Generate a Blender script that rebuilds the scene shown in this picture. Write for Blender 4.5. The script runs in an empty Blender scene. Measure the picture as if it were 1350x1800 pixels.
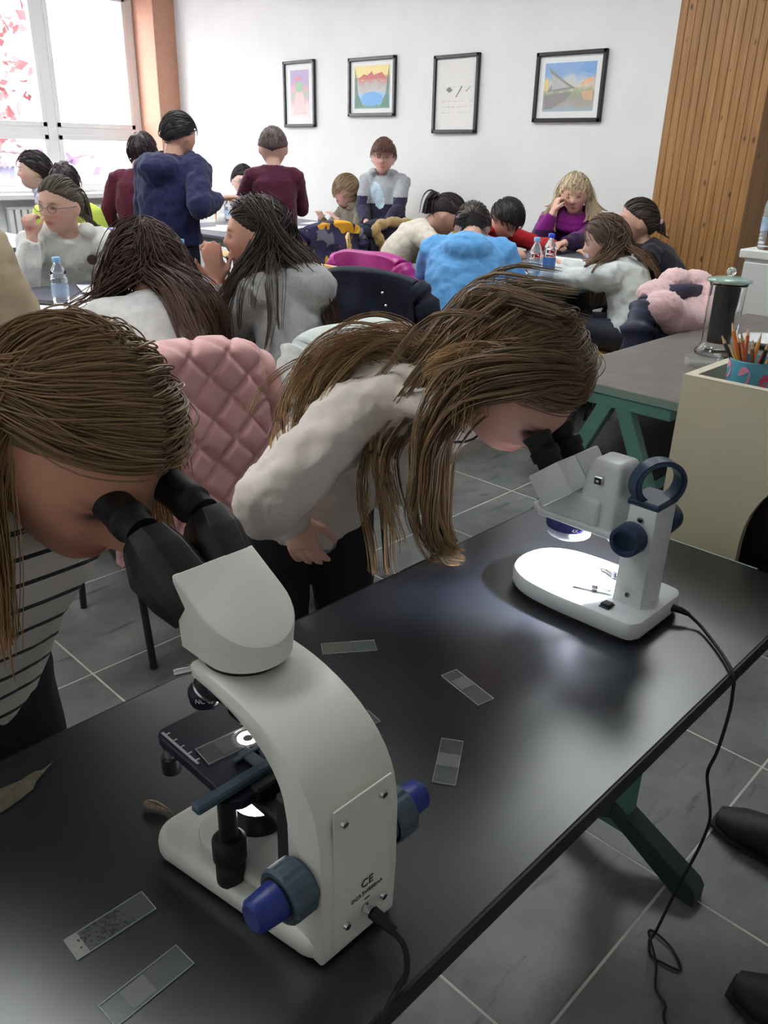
import bpy, bmesh, math, random
import numpy as np
from mathutils import Vector, Matrix, Euler

random.seed(7)
SC = bpy.context.scene
COL = SC.collection
PI = math.pi

# ------------------------------------------------------------------ camera, world, lights, exposure
cam_d = bpy.data.cameras.new('camera')
cam = bpy.data.objects.new('camera', cam_d)
COL.objects.link(cam)
CR = Vector((0.6982361, -0.71541569, 0.02543086))
CU = Vector((0.27694428, 0.30271124, 0.91195821))
CF = Vector((0.66012742, 0.62971921, -0.4094942))
m = Matrix.Identity(4)
for i in range(3):
    m[i][0], m[i][1], m[i][2] = CR[i], CU[i], -CF[i]
m[2][3] = 1.37
cam.matrix_world = m
cam_d.sensor_fit = 'VERTICAL'
cam_d.sensor_height = 36.0
cam_d.lens = 1441.35 / 1800 * 36.0
cam_d.clip_start = 0.02
SC.camera = cam

SC.view_settings.view_transform = 'Standard'
SC.view_settings.look = 'None'
SC.view_settings.exposure = 0.12
SC.view_settings.gamma = 1.0
SC.view_settings.use_curve_mapping = False

SC.cycles.max_bounces = 9
SC.cycles.adaptive_threshold = 0.02
SC.cycles.caustics_reflective = False

world = bpy.data.worlds.new('overcast_sky')
SC.world = world
world.use_nodes = True
bg = world.node_tree.nodes['Background']
bg.inputs[0].default_value = (0.93, 0.96, 1.0, 1)
bg.inputs[1].default_value = 20.0

def area_light(name, loc, rot, sx, sy, power, color=(1, 1, 1), portal=False):
    d = bpy.data.lights.new(name, 'AREA')
    d.shape = 'RECTANGLE'
    d.size, d.size_y = sx, sy
    d.energy = power
    d.color = color
    o = bpy.data.objects.new(name, d)
    COL.objects.link(o)
    o.location = loc
    o.rotation_euler = rot
    if portal:
        d.cycles.is_portal = True
    return o
# daylight enters through the window in the far left wall
area_light('window_daylight', (3.2, 8.90, 1.85), (-PI / 2, 0, 0), 4.2, 1.9, 10, portal=True)
LAMP_EMIT = 12.0

# ------------------------------------------------------------------ helpers
def link(o, parent=None):
    COL.objects.link(o)
    if parent is not None:
        o.parent = parent
    return o

def tag(o, label=None, cat=None, group=None, kind=None):
    if label: o['label'] = label
    if cat: o['category'] = cat
    if group: o['group'] = group
    if kind: o['kind'] = kind
    return o

def empty(name, loc=(0, 0, 0), rz=0.0, label=None, cat=None, group=None):
    o = bpy.data.objects.new(name, None)
    o.empty_display_size = 0.05
    o.location = loc
    o.rotation_euler = (0, 0, rz)
    link(o)
    return tag(o, label, cat, group)

def copy_tree(o, parent=None):
    c = o.copy()
    COL.objects.link(c)
    if parent is not None:
        c.parent = parent
    for ch in [x for x in bpy.data.objects if x.parent == o]:
        copy_tree(ch, c)
    return c

MATS = {}
def mat(name, color, rough=0.5, metal=0.0, noise=0.0, nscale=30.0, bump=0.0, bscale=200.0, spec=0.5,
        sheen=0.0, emit=None, estr=0.0, trans=0.0, ior=1.45, color2=None, coat=0.0, alpha=1.0, stretch=None, sss=0.0, rand=0.0):
    if name in MATS: return MATS[name]
    mt = bpy.data.materials.new(name)
    mt.use_nodes = True
    nt = mt.node_tree
    b = nt.nodes['Principled BSDF']
    b.inputs['Base Color'].default_value = (*color, 1)
    b.inputs['Roughness'].default_value = rough
    b.inputs['Metallic'].default_value = metal
    b.inputs['Specular IOR Level'].default_value = spec
    b.inputs['IOR'].default_value = ior
    b.inputs['Transmission Weight'].default_value = trans
    b.inputs['Sheen Weight'].default_value = sheen
    b.inputs['Coat Weight'].default_value = coat
    b.inputs['Alpha'].default_value = alpha
    if sss:
        b.inputs['Subsurface Weight'].default_value = sss
        b.inputs['Subsurface Radius'].default_value = (0.012, 0.005, 0.003)
        b.inputs['Subsurface Scale'].default_value = 1.0
    if emit:
        b.inputs['Emission Color'].default_value = (*emit, 1)
        b.inputs['Emission Strength'].default_value = estr
    vec = None
    if noise or bump or color2:
        tc = nt.nodes.new('ShaderNodeTexCoord')
        vec = tc.outputs['Object']
        if stretch:
            mp = nt.nodes.new('ShaderNodeMapping')
            mp.inputs['Scale'].default_value = stretch
            nt.links.new(vec, mp.inputs['Vector'])
            vec = mp.outputs['Vector']
    if noise or color2:
        n = nt.nodes.new('ShaderNodeTexNoise')
        n.inputs['Scale'].default_value = nscale
        n.inputs['Detail'].default_value = 5
        nt.links.new(vec, n.inputs['Vector'])
        r = nt.nodes.new('ShaderNodeValToRGB')
        r.color_ramp.elements[0].position = 0.3
        r.color_ramp.elements[1].position = 0.7
        c2 = color2 or tuple(min(1, c * (1 + noise)) for c in color)
        c1 = color if color2 else tuple(c * (1 - noise) for c in color)
        r.color_ramp.elements[0].color = (*c1, 1)
        r.color_ramp.elements[1].color = (*c2, 1)
        nt.links.new(n.outputs['Fac'], r.inputs['Fac'])
        out = r.outputs['Color']
        if rand:
            oi = nt.nodes.new('ShaderNodeObjectInfo')
            hs = nt.nodes.new('ShaderNodeHueSaturation')
            mr = nt.nodes.new('ShaderNodeMapRange')
            mr.inputs['To Min'].default_value = 1 - rand
            mr.inputs['To Max'].default_value = 1 + rand
            nt.links.new(oi.outputs['Random'], mr.inputs['Value'])
            nt.links.new(mr.outputs['Result'], hs.inputs['Value'])
            nt.links.new(out, hs.inputs['Color'])
            out = hs.outputs['Color']
        nt.links.new(out, b.inputs['Base Color'])
    if bump:
        n2 = nt.nodes.new('ShaderNodeTexNoise')
        n2.inputs['Scale'].default_value = bscale
        n2.inputs['Detail'].default_value = 3
        nt.links.new(vec, n2.inputs['Vector'])
        bp = nt.nodes.new('ShaderNodeBump')
        bp.inputs['Strength'].default_value = bump
        bp.inputs['Distance'].default_value = 0.004
        nt.links.new(n2.outputs['Fac'], bp.inputs['Height'])
        nt.links.new(bp.outputs['Normal'], b.inputs['Normal'])
    MATS[name] = mt
    return mt

def s2l(r, g, b):
    f = lambda c: (c / 255 / 12.92) if c <= 10 else ((c / 255 + 0.055) / 1.055) ** 2.4
    return (f(r), f(g), f(b))

def V(*a): return Vector(a)

def catmull(pts, n):
    P = [np.array(p, float) for p in pts]
    P = [2 * P[0] - P[1]] + P + [2 * P[-1] - P[-2]]
    out = []
    segs = len(P) - 3
    for k in range(n):
        t = k / (n - 1) * segs
        i = min(int(t), segs - 1)
        u = t - i
        a, b, c, d = P[i], P[i + 1], P[i + 2], P[i + 3]
        out.append(0.5 * ((2 * b) + (c - a) * u + (2 * a - 5 * b + 4 * c - d) * u * u + (3 * b - a - 3 * c + d) * u ** 3))
    return np.array(out)

class MB:
    """collects shapes; build() links them as ONE mesh object"""
    def __init__(self):
        self.v, self.f, self.sm = [], [], []
    def add(self, verts, faces, smooth=True, M=None):
        o = len(self.v)
        if M is not None:
            verts = [M @ Vector(p) for p in verts]
        self.v += [tuple(p) for p in verts]
        self.f += [tuple(i + o for i in f) for f in faces]
        self.sm += [smooth] * len(faces)
        return self
    def bm(self, bm_, smooth=False, M=None):
        bm_.verts.index_update()
        self.add([v.co.copy() for v in bm_.verts], [[v.index for v in f.verts] for f in bm_.faces], smooth, M)
        bm_.free()
        return self
    def box(self, c, s, bev=0.0, seg=2, M=None, rz=0.0, smooth=False):
        b = bmesh.new()
        bmesh.ops.create_cube(b, size=1)
        bmesh.ops.scale(b, vec=s, verts=b.verts)
        if bev > 0:
            bmesh.ops.bevel(b, geom=b.edges[:], offset=bev, segments=seg, profile=0.5, affect='EDGES')
        T = Matrix.Translation(c) @ Matrix.Rotation(rz, 4, 'Z')
        if M is not None: T = M @ T
        return self.bm(b, smooth, T)
    def boxab(self, a, b, bev=0.0, seg=2, M=None):
        c = [(a[i] + b[i]) / 2 for i in range(3)]
        s = [abs(a[i] - b[i]) for i in range(3)]
        return self.box(c, s, bev, seg, M)
    def cyl(self, p0, p1, r0, r1=None, n=20, cap=True, M=None, smooth=True):
        r1 = r0 if r1 is None else r1
        return self.loft([p0, p1], [r0, r1], n=n, cap=cap, M=M, smooth=smooth)
    def loft(self, pts, rad, rad2=None, xax=None, n=14, cap=True, M=None, smooth=True):
        """tube through pts; rad along xax, rad2 across"""
        P = [Vector(p) for p in pts]
        rad2 = rad2 or rad
        verts, faces = [], []
        prev = None
        for i, p in enumerate(P):
            t = (P[min(i + 1, len(P) - 1)] - P[max(i - 1, 0)])
            if t.length < 1e-9: t = Vector((0, 0, 1))
            t.normalize()
            ref = Vector(xax) if xax is not None else (prev if prev is not None else (Vector((1, 0, 0)) if abs(t.x) < 0.9 else Vector((0, 1, 0))))
            a = ref - t * ref.dot(t)
            if a.length < 1e-6: a = t.orthogonal()
            a.normalize()
            prev = a
            b = t.cross(a)
            for k in range(n):
                th = 2 * PI * k / n
                verts.append(p + a * (math.cos(th) * rad[i]) + b * (math.sin(th) * rad2[i]))
        for i in range(len(P) - 1):
            for k in range(n):
                k2 = (k + 1) % n
                faces.append((i * n + k, i * n + k2, (i + 1) * n + k2, (i + 1) * n + k))
        self.add(verts, faces, smooth, M)
        if cap:
            self.add(verts[:n], [tuple(range(n))[::-1]], False, M)
            self.add(verts[-n:], [tuple(range(n))], False, M)
        return self
    def ball(self, c, r, seg=14, ring=9, R=None, M=None):
        if not hasattr(r, '__len__'): r = (r, r, r)
        vs, fs = [], []
        for j in range(ring + 1):
            ph = PI * j / ring
            for k in range(seg):
                th = 2 * PI * k / seg
                p = Vector((r[0] * math.sin(ph) * math.cos(th), r[1] * math.sin(ph) * math.sin(th), r[2] * math.cos(ph)))
                if R is not None: p = R @ p
                vs.append(p + Vector(c))
        for j in range(ring):
            for k in range(seg):
                k2 = (k + 1) % seg
                fs.append((j * seg + k, (j + 1) * seg + k, (j + 1) * seg + k2, j * seg + k2))
        return self.add(vs, fs, True, M)
    def lathe(self, prof, c=(0, 0, 0), n=28, M=None, smooth=True, cap=True):
        """prof: list of (r, z) bottom to top about z axis"""
        vs, fs = [], []
        for r, z in prof:
            for k in range(n):
                th = 2 * PI * k / n
                vs.append(Vector((r * math.cos(th), r * math.sin(th), z)) + Vector(c))
        for i in range(len(prof) - 1):
            for k in range(n):
                k2 = (k + 1) % n
                fs.append((i * n + k, i * n + k2, (i + 1) * n + k2, (i + 1) * n + k))
        self.add(vs, fs, smooth, M)
        if cap:
            if prof[0][0] > 1e-5: self.add(vs[:n], [tuple(range(n))[::-1]], False, M)
            if prof[-1][0] > 1e-5: self.add(vs[-n:], [tuple(range(n))], False, M)
        return self
    def prism(self, poly, d0, d1, axis='z', M=None, bev=0.0, seg=2, smooth=False):
        """2-D outline poly extruded from d0 to d1 along axis; poly coords are the two other axes in order"""
        b = bmesh.new()
        def P(u, w, d):
            return {'z': (u, w, d), 'x': (d, u, w), 'y': (u, d, w)}[axis]
        lo = [b.verts.new(P(u, w, d0)) for u, w in poly]
        hi = [b.verts.new(P(u, w, d1)) for u, w in poly]
        n = len(poly)
        f0 = b.faces.new(lo)
        f1 = b.faces.new(hi)
        for i in range(n):
            j = (i + 1) % n
            b.faces.new((lo[i], lo[j], hi[j], hi[i]))
        bmesh.ops.recalc_face_normals(b, faces=b.faces[:])
        if bev > 0:
            es = [e for e in b.edges if (e.verts[0] in lo) == (e.verts[1] in lo)]
            bmesh.ops.bevel(b, geom=list(set(f0.edges[:] + f1.edges[:])), offset=bev, segments=seg, profile=0.5, affect='EDGES')
        return self.bm(b, smooth, M)
    def mesh(self, name='mesh'):
        me = bpy.data.meshes.new(name)
        me.from_pydata(self.v, [], self.f)
        me.polygons.foreach_set('use_smooth', self.sm)
        me.update()
        return me
    def build(self, name, material, parent=None, auto=None):
        me = self.mesh(name)
        if material is not None: me.materials.append(material)
        o = bpy.data.objects.new(name, me)
        link(o, parent)
        if auto:
            smooth_by_angle(me, auto)
        return o

def smooth_by_angle(me, deg=40):
    b = bmesh.new()
    b.from_mesh(me)
    bmesh.ops.remove_doubles(b, verts=b.verts, dist=1e-6)
    lim = math.radians(deg)
    for f in b.faces: f.smooth = True
    for e in b.edges:
        e.smooth = not (len(e.link_faces) == 2 and e.calc_face_angle(0) > lim) if len(e.link_faces) == 2 else True
    b.to_mesh(me)
    b.free()

def rrect(w, h, r, n=6, cx=0.0, cy=0.0):
    pts = []
    for (sx, sy, a0) in ((1, -1, -PI / 2), (1, 1, 0), (-1, 1, PI / 2), (-1, -1, PI)):
        for k in range(n + 1):
            a = a0 + PI / 2 * k / n
            pts.append((cx + sx * (w / 2 - r) + r * math.cos(a), cy + sy * (h / 2 - r) + r * math.sin(a)))
    return pts

def text_mesh(name, txt, size, material, parent, M, depth=0.0003):
    cu = bpy.data.curves.new(name + '_text', 'FONT')
    cu.body = txt
    cu.size = size
    cu.extrude = depth
    cu.align_x = 'CENTER'
    o = bpy.data.objects.new(name + '_tmp', cu)
    COL.objects.link(o)
    dg = bpy.context.evaluated_depsgraph_get()
    me = bpy.data.meshes.new_from_object(o.evaluated_get(dg))
    bpy.data.objects.remove(o)
    me.transform(M)
    me.materials.clear()
    me.materials.append(material)
    r = bpy.data.objects.new(name, me)
    return link(r, parent)
# ------------------------------------------------------------------ the room
TS, TX0, TY0 = 0.4913, 0.819 - 4 * 0.4913, 0.4137 - 4 * 0.4913
XMIN, XW, YMIN, YP, YWIN, ZC = TX0, 5.60, TY0, 8.59, 8.96, 3.05
M_wall = mat('white_wall_paint', (0.80, 0.80, 0.80), 0.75, noise=0.03, nscale=3, bump=0.08, bscale=120)
M_ceil = mat('ceiling_paint', (0.78, 0.78, 0.77), 0.8, bump=0.05, bscale=80)
M_grout = mat('grout', (0.55, 0.55, 0.52), 0.8, noise=0.2, nscale=8)

def tile_material():
    mt = bpy.data.materials.new('grey_floor_tile')
    mt.use_nodes = True
    nt = mt.node_tree
    b = nt.nodes['Principled BSDF']
    L = nt.links.new
    tc = nt.nodes.new('ShaderNodeTexCoord')
    oi = nt.nodes.new('ShaderNodeObjectInfo')
    add = nt.nodes.new('ShaderNodeVectorMath'); add.operation = 'MULTIPLY_ADD'
    L(oi.outputs['Random'], add.inputs[0]); add.inputs[1].default_value = (37, 53, 11); L(tc.outputs['Object'], add.inputs[2])
    n1 = nt.nodes.new('ShaderNodeTexNoise'); n1.inputs['Scale'].default_value = 5.0; n1.inputs['Detail'].default_value = 8; n1.inputs['Roughness'].default_value = 0.65
    L(add.outputs[0], n1.inputs['Vector'])
    r1 = nt.nodes.new('ShaderNodeValToRGB')
    r1.color_ramp.elements[0].position = 0.3; r1.color_ramp.elements[0].color = (0.088, 0.092, 0.088, 1)
    r1.color_ramp.elements[1].position = 0.72; r1.color_ramp.elements[1].color = (0.215, 0.218, 0.208, 1)
    L(n1.outputs['Fac'], r1.inputs['Fac'])
    # scuffs along one direction
    mp = nt.nodes.new('ShaderNodeMapping'); mp.inputs['Scale'].default_value = (5, 28, 1); mp.inputs['Rotation'].default_value = (0, 0, 0.35)
    L(add.outputs[0], mp.inputs['Vector'])
    n2 = nt.nodes.new('ShaderNodeTexNoise'); n2.inputs['Scale'].default_value = 1.0; n2.inputs['Detail'].default_value = 6
    L(mp.outputs[0], n2.inputs['Vector'])
    r2 = nt.nodes.new('ShaderNodeValToRGB')
    r2.color_ramp.elements[0].position = 0.60; r2.color_ramp.elements[0].color = (1, 1, 1, 1)
    r2.color_ramp.elements[1].position = 0.72; r2.color_ramp.elements[1].color = (0.35, 0.35, 0.36, 1)
    L(n2.outputs['Fac'], r2.inputs['Fac'])
    mx = nt.nodes.new('ShaderNodeMix'); mx.data_type = 'RGBA'; mx.blend_type = 'MULTIPLY'; mx.inputs[0].default_value = 1
    L(r1.outputs[0], mx.inputs[6]); L(r2.outputs[0], mx.inputs[7])
    L(mx.outputs[2], b.inputs['Base Color'])
    b.inputs['Roughness'].default_value = 0.42
    bp = nt.nodes.new('ShaderNodeBump'); bp.inputs['Strength'].default_value = 0.15; bp.inputs['Distance'].default_value = 0.003
    L(n1.outputs['Fac'], bp.inputs['Height']); L(bp.outputs[0], b.inputs['Normal'])
    return mt
M_tile = tile_material()

fl = tag(MB().boxab((XMIN - 0.1, YMIN - 0.1, -0.12), (6.6, 9.1, -0.0006)).build('floor', M_grout), 'grey square ceramic floor tiles with pale grout lines', kind='structure')
tme = MB().box((0, 0, -0.006), (TS - 0.0055, TS - 0.0055, 0.012), 0.0006, 1).mesh('tile')
tme.materials.append(M_tile)
for i in range(14):
    for j in range(21):
        o = bpy.data.objects.new('tile', tme)
        o.location = (TX0 + (i + 0.5) * TS, TY0 + (j + 0.5) * TS, 0)
        o.rotation_euler = (0, 0, random.choice((0, PI)))
        link(o, fl)

def struct(name, mb, m_, label=None):
    o = mb.build(name, m_)
    return tag(o, label, kind='structure')
struct('wall_back', MB().boxab((XW, 2.88, 0), (XW + 0.15, YP + 0.6, ZC)), M_wall, 'plain white back wall with four framed pictures')
struct('wall_alcove', MB().boxab((6.45, YMIN, 0), (6.6, 2.9, ZC)), M_wall, 'white alcove wall right of the timber boards')
struct('wall_right', MB().boxab((XMIN - 0.15, YMIN - 0.15, 0), (6.6, YMIN, ZC)), M_wall, 'white wall behind the camera')
struct('wall_near', MB().boxab((XMIN - 0.15, YMIN, 0), (XMIN, 9.2, ZC)), M_wall, 'white side wall behind the camera')
struct('ceiling', MB().boxab((XMIN - 0.15, YMIN - 0.15, ZC), (6.6, 9.2, ZC + 0.12)), M_ceil, 'white ceiling')

# terracotta coloured pillar with the window recess beside it
M_terra = mat('terracotta_paint', s2l(190, 142, 120), 0.7, noise=0.06, nscale=20, bump=0.1, bscale=90)
struct('wall_pillar', MB().boxab((5.34, YP, 0), (XW + 0.12, YWIN + 0.2, ZC), 0.004, 1), M_terra, 'terracotta painted pillar between window and white wall')

# window wall: parapet, sill, frames, panes
struct('wall_window', MB().boxab((XMIN, YWIN, 0), (5.34, YWIN + 0.22, 0.82)).boxab((XMIN, YWIN, 2.75), (5.34, YWIN + 0.22, ZC)).boxab((XMIN, YWIN, 0.8), (0.9, YWIN + 0.22, 2.8)), M_wall, 'white wall below and above the wide window')
struct('trim_1', MB().boxab((0.85, YWIN - 0.2, 0.76), (5.34, YWIN + 0.05, 0.81), 0.008), mat('sill_white', (0.75, 0.75, 0.75), 0.4, noise=0.03), 'white window sill board')
M_frame = mat('white_pvc_frame', (0.86, 0.86, 0.87), 0.35, noise=0.02, nscale=5)
M_pane = mat('window_glass', (1, 1, 1), 0.0, noise=0.001, trans=1.0, ior=1.01, spec=0.1)
W = tag(MB().boxab((0.9, YWIN + 0.03, 0.82), (5.34, YWIN + 0.10, 0.90), 0.006).boxab((0.9, YWIN + 0.03, 2.68), (5.34, YWIN + 0.10, 2.75), 0.006)
        .boxab((5.26, YWIN + 0.03, 0.82), (5.34, YWIN + 0.10, 2.75), 0.006).build('window_1', M_frame), 'wide white framed window with transom, autumn trees behind', kind='structure')
xs = [0.9, 2.0, 3.13, 4.25, 5.26]
for i, x in enumerate(xs[:4]):
    if i: MB().boxab((x, YWIN + 0.025, 0.88), (x + 0.10, YWIN + 0.105, 2.70), 0.006).build('mullion', M_frame, W)
    x0, x1 = x + (0.10 if i else 0.03), xs[i + 1]
    MB().boxab((x0, YWIN + 0.028, 1.36), (x1, YWIN + 0.102, 1.45), 0.006).build('transom', M_frame, W)
    for (z0, z1) in ((0.88, 1.37), (1.44, 2.70)):
        sm = MB()
        t = 0.05
        sm.boxab((x0, YWIN + 0.02, z0), (x0 + t, YWIN + 0.095, z1), 0.006).boxab((x1 - t, YWIN + 0.02, z0), (x1, YWIN + 0.095, z1), 0.006)
        sm.boxab((x0, YWIN + 0.02, z0), (x1, YWIN + 0.095, z0 + t), 0.006).boxab((x0, YWIN + 0.02, z1 - t), (x1, YWIN + 0.095, z1), 0.006)
        sm.build('sash', M_frame, W)
        MB().boxab((x0 + t - 0.005, YWIN + 0.055, z0 + t - 0.005), (x1 - t + 0.005, YWIN + 0.061, z1 - t + 0.005)).build('pane', M_pane, W)

# radiator under the window
M_rad = mat('radiator_enamel', (0.74, 0.74, 0.74), 0.35, noise=0.02, nscale=6)
rad = empty('radiator', (4.35, YWIN - 0.09, 0.0), 0, 'white panel radiator below the window sill', 'radiator')
MB().boxab((-0.7, -0.02, 0.12), (0.7, 0.05, 0.15), 0.01).boxab((-0.7, -0.02, 0.66), (0.7, 0.05, 0.69), 0.01).boxab((-0.6, 0.0, 0), (-0.57, 0.03, 0.13)).boxab((0.57, 0.0, 0), (0.6, 0.03, 0.13)).build('header_pipes', M_rad, rad)
rib_me = MB().box((0, 0, 0.405), (0.055, 0.07, 0.52), 0.012, 2).mesh('rib'); rib_me.materials.append(M_rad)
for k in range(20):
    o = bpy.data.objects.new('rib', rib_me); o.location = (-0.665 + k * 0.07, 0.01, 0); link(o, rad)

# timber boards
def wood_material(name, c1, c2, knots=True, along='z', rough=0.45):
    mt = bpy.data.materials.new(name)
    mt.use_nodes = True
    nt = mt.node_tree
    b = nt.nodes['Principled BSDF']
    L = nt.links.new
    tc = nt.nodes.new('ShaderNodeTexCoord')
    oi = nt.nodes.new('ShaderNodeObjectInfo')
    add = nt.nodes.new('ShaderNodeVectorMath'); add.operation = 'MULTIPLY_ADD'
    L(oi.outputs['Random'], add.inputs[0]); add.inputs[1].default_value = (7, 9, 31); L(tc.outputs['Object'], add.inputs[2])
    mp = nt.nodes.new('ShaderNodeMapping')
    mp.inputs['Scale'].default_value = {'z': (38, 38, 1.6), 'x': (1.6, 38, 38), 'y': (38, 1.6, 38)}[along]
    L(add.outputs[0], mp.inputs['Vector'])
    n = nt.nodes.new('ShaderNodeTexNoise'); n.inputs['Scale'].default_value = 1.4; n.inputs['Detail'].default_value = 5; n.inputs['Distortion'].default_value = 0.6
    L(mp.outputs[0], n.inputs['Vector'])
    r = nt.nodes.new('ShaderNodeValToRGB')
    r.color_ramp.elements[0].position = 0.28; r.color_ramp.elements[0].color = (*c1, 1)
    r.color_ramp.elements[1].position = 0.7; r.color_ramp.elements[1].color = (*c2, 1)
    L(n.outputs['Fac'], r.inputs['Fac'])
    out = r.outputs[0]
    hs = nt.nodes.new('ShaderNodeHueSaturation')
    mr = nt.nodes.new('ShaderNodeMapRange'); mr.inputs['To Min'].default_value = 0.90; mr.inputs['To Max'].default_value = 1.06
    L(oi.outputs['Random'], mr.inputs['Value']); L(mr.outputs[0], hs.inputs['Value']); L(out, hs.inputs['Color'])
    out = hs.outputs[0]
    if knots:
        mp2 = nt.nodes.new('ShaderNodeMapping'); mp2.inputs['Scale'].default_value = (13, 13, 6)
        L(add.outputs[0], mp2.inputs['Vector'])
        vo = nt.nodes.new('ShaderNodeTexVoronoi'); vo.inputs['Scale'].default_value = 1.0
        L(mp2.outputs[0], vo.inputs['Vector'])
        rk = nt.nodes.new('ShaderNodeValToRGB')
        rk.color_ramp.elements[0].position = 0.07; rk.color_ramp.elements[0].color = (0.28, 0.2, 0.16, 1)
        rk.color_ramp.elements[1].position = 0.15; rk.color_ramp.elements[1].color = (1, 1, 1, 1)
        L(vo.outputs['Distance'], rk.inputs['Fac'])
        mx = nt.nodes.new('ShaderNodeMix'); mx.data_type = 'RGBA'; mx.blend_type = 'MULTIPLY'; mx.inputs[0].default_value = 1
        L(out, mx.inputs[6]); L(rk.outputs[0], mx.inputs[7])
        out = mx.outputs[2]
    L(out, b.inputs['Base Color'])
    b.inputs['Roughness'].default_value = rough
    return mt
M_pine = wood_material('varnished_pine', s2l(140, 96, 54), s2l(176, 128, 78))
ww = struct('wall_wood', MB().boxab((XW + 0.012, 2.25, 0), (6.45, 2.88, ZC)), mat('batten_dark', s2l(120, 78, 40), 0.8, noise=0.1), 'column clad in vertical varnished pine boards')
nb = 12
bw = (2.88 - 2.235) / nb
bme = MB().box((0, 0, ZC / 2), (0.014, bw - 0.001, ZC), 0.0035, 1).mesh('board'); bme.materials.append(M_pine)
for k in range(nb):
    o = bpy.data.objects.new('board', bme); o.location = (XW + 0.004, 2.235 + (k + 0.5) * bw, 0); link(o, ww)
bme2 = MB().box((0, 0, ZC / 2), (bw - 0.001, 0.014, ZC), 0.0035, 1).mesh('board'); bme2.materials.append(M_pine)
for k in range(15):
    o = bpy.data.objects.new('board', bme2); o.location = (XW + 0.008 + (k + 0.5) * bw, 2.243, 0); link(o, ww)

# ceiling lamps (outside the picture; all but the first two added to brighten the back)
M_lamp = mat('lamp_diffuser', (0.9, 0.9, 0.9), 0.4, noise=0.01, emit=(0.95, 1.0, 0.975), estr=LAMP_EMIT)
M_lampf = mat('lamp_housing', (0.75, 0.75, 0.75), 0.4, noise=0.02)
LAMPS = [((3.45, 1.50), 'over the glass jar'), ((0.12, 1.95), 'nearest the left table'), ((3.45, 3.30), 'added over the table of the blonde woman'), ((3.45, 5.10), 'added over the boys table'),
         ((3.45, 6.90), 'added farthest back by the white wall'), ((1.2, 4.60), 'added over the girl in glasses'), ((1.2, 6.60), 'added close to the window')]
for (lx, ly), where in LAMPS:
    o = empty('ceiling_lamp', (lx, ly, ZC), 0, 'white ceiling lamp with flat diffuser ' + where, 'lamp', 'ceiling lamps')
    MB().boxab((-0.62, -0.32, -0.055), (0.62, 0.32, 0.0), 0.006).build('housing', M_lampf, o)
    MB().boxab((-0.60, -0.30, -0.068), (0.60, 0.30, -0.056), 0.004).build('diffuser', M_lamp, o)

# framed pictures on the white wall
M_pframe = mat('black_picture_frame', (0.02, 0.02, 0.022), 0.35, noise=0.2, nscale=60)
M_mount = mat('white_mount_card', (0.82, 0.82, 0.82), 0.7, noise=0.01)
M_pglass = mat('picture_glass', (1, 1, 1), 0.02, noise=0.001, trans=1.0, ior=1.05, spec=0.2)

def art_material(name, kind):
    mt = bpy.data.materials.new(name)
    mt.use_nodes = True
    nt = mt.node_tree
    b = nt.nodes['Principled BSDF']
    b.inputs['Roughness'].default_value = 0.8
    L = nt.links.new
    tc = nt.nodes.new('ShaderNodeTexCoord')
    n = nt.nodes.new('ShaderNodeTexNoise'); n.inputs['Scale'].default_value = {0: 5, 1: 6, 2: 10, 3: 5}[kind]; n.inputs['Detail'].default_value = 6
    L(tc.outputs['Generated'], n.inputs['Vector'])
    sp = nt.nodes.new('ShaderNodeSeparateXYZ'); L(tc.outputs['Generated'], sp.inputs[0])
    ma = nt.nodes.new('ShaderNodeMath'); ma.operation = 'MULTIPLY_ADD'; ma.inputs[1].default_value = 0.45
    L(n.outputs['Fac'], ma.inputs[0]); L(sp.outputs['Z'], ma.inputs[2])
    r = nt.nodes.new('ShaderNodeValToRGB')
    L(ma.outputs[0], r.inputs['Fac'])
    cols = {0: [(0.2, s2l(238, 225, 225)), (0.42, s2l(240, 215, 215)), (0.58, s2l(205, 165, 175)), (0.70, s2l(150, 185, 160)), (0.84, s2l(215, 140, 155)), (1.0, s2l(165, 140, 190))],
            1: [(0.25, s2l(50, 120, 90)), (0.36, s2l(95, 170, 225)), (0.55, s2l(130, 190, 235)), (0.62, s2l(190, 180, 175)), (0.78, s2l(170, 165, 160)), (0.9, s2l(190, 70, 60)), (1.05, s2l(240, 215, 120))],
            2: [(0.0, s2l(236, 232, 228)), (1.0, s2l(226, 222, 218))],
            3: [(0.2, s2l(120, 170, 190)), (0.36, s2l(150, 140, 130)), (0.52, s2l(130, 120, 105)), (0.62, s2l(120, 150, 80)), (0.72, s2l(215, 190, 170)), (0.86, s2l(190, 200, 205)), (1.0, s2l(90, 150, 215))]}[kind]
    mx_ = max(c[0] for c in cols)
    while len(r.color_ramp.elements) < len(cols): r.color_ramp.elements.new(0.5)
    for e, (p, c) in zip(r.color_ramp.elements, cols):
        e.position = min(1, p); e.color = (*[c_ * 0.72 + 0.22 for c_ in c], 1)
    L(r.outputs[0], b.inputs['Base Color'])
    return mt
def blob(cy, cz, pts, x):
    return [(x, cy + a, cz + b_) for a, b_ in pts]
PICS = [(6.790, 2.050, 0.442, 0.556, 0, 'tall framed pastel drawing in pink and lilac, leftmost on the wall'),
        (5.900, 2.040, 0.570, 0.455, 1, 'framed drawing with a bright blue lake under red hills'),
        (4.905, 2.020, 0.458, 0.558, 2, 'tall framed pale pencil sketch with two dark marks'),
        (3.920, 1.996, 0.570, 0.450, 3, 'framed landscape of a grey cliff by water under blue sky')]
def flat(pts, x, t=0.0008):
    """thin sheet on the wall from an outline of (y, z)"""
    return MB().prism(pts, x - t, x, axis='x')
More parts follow.
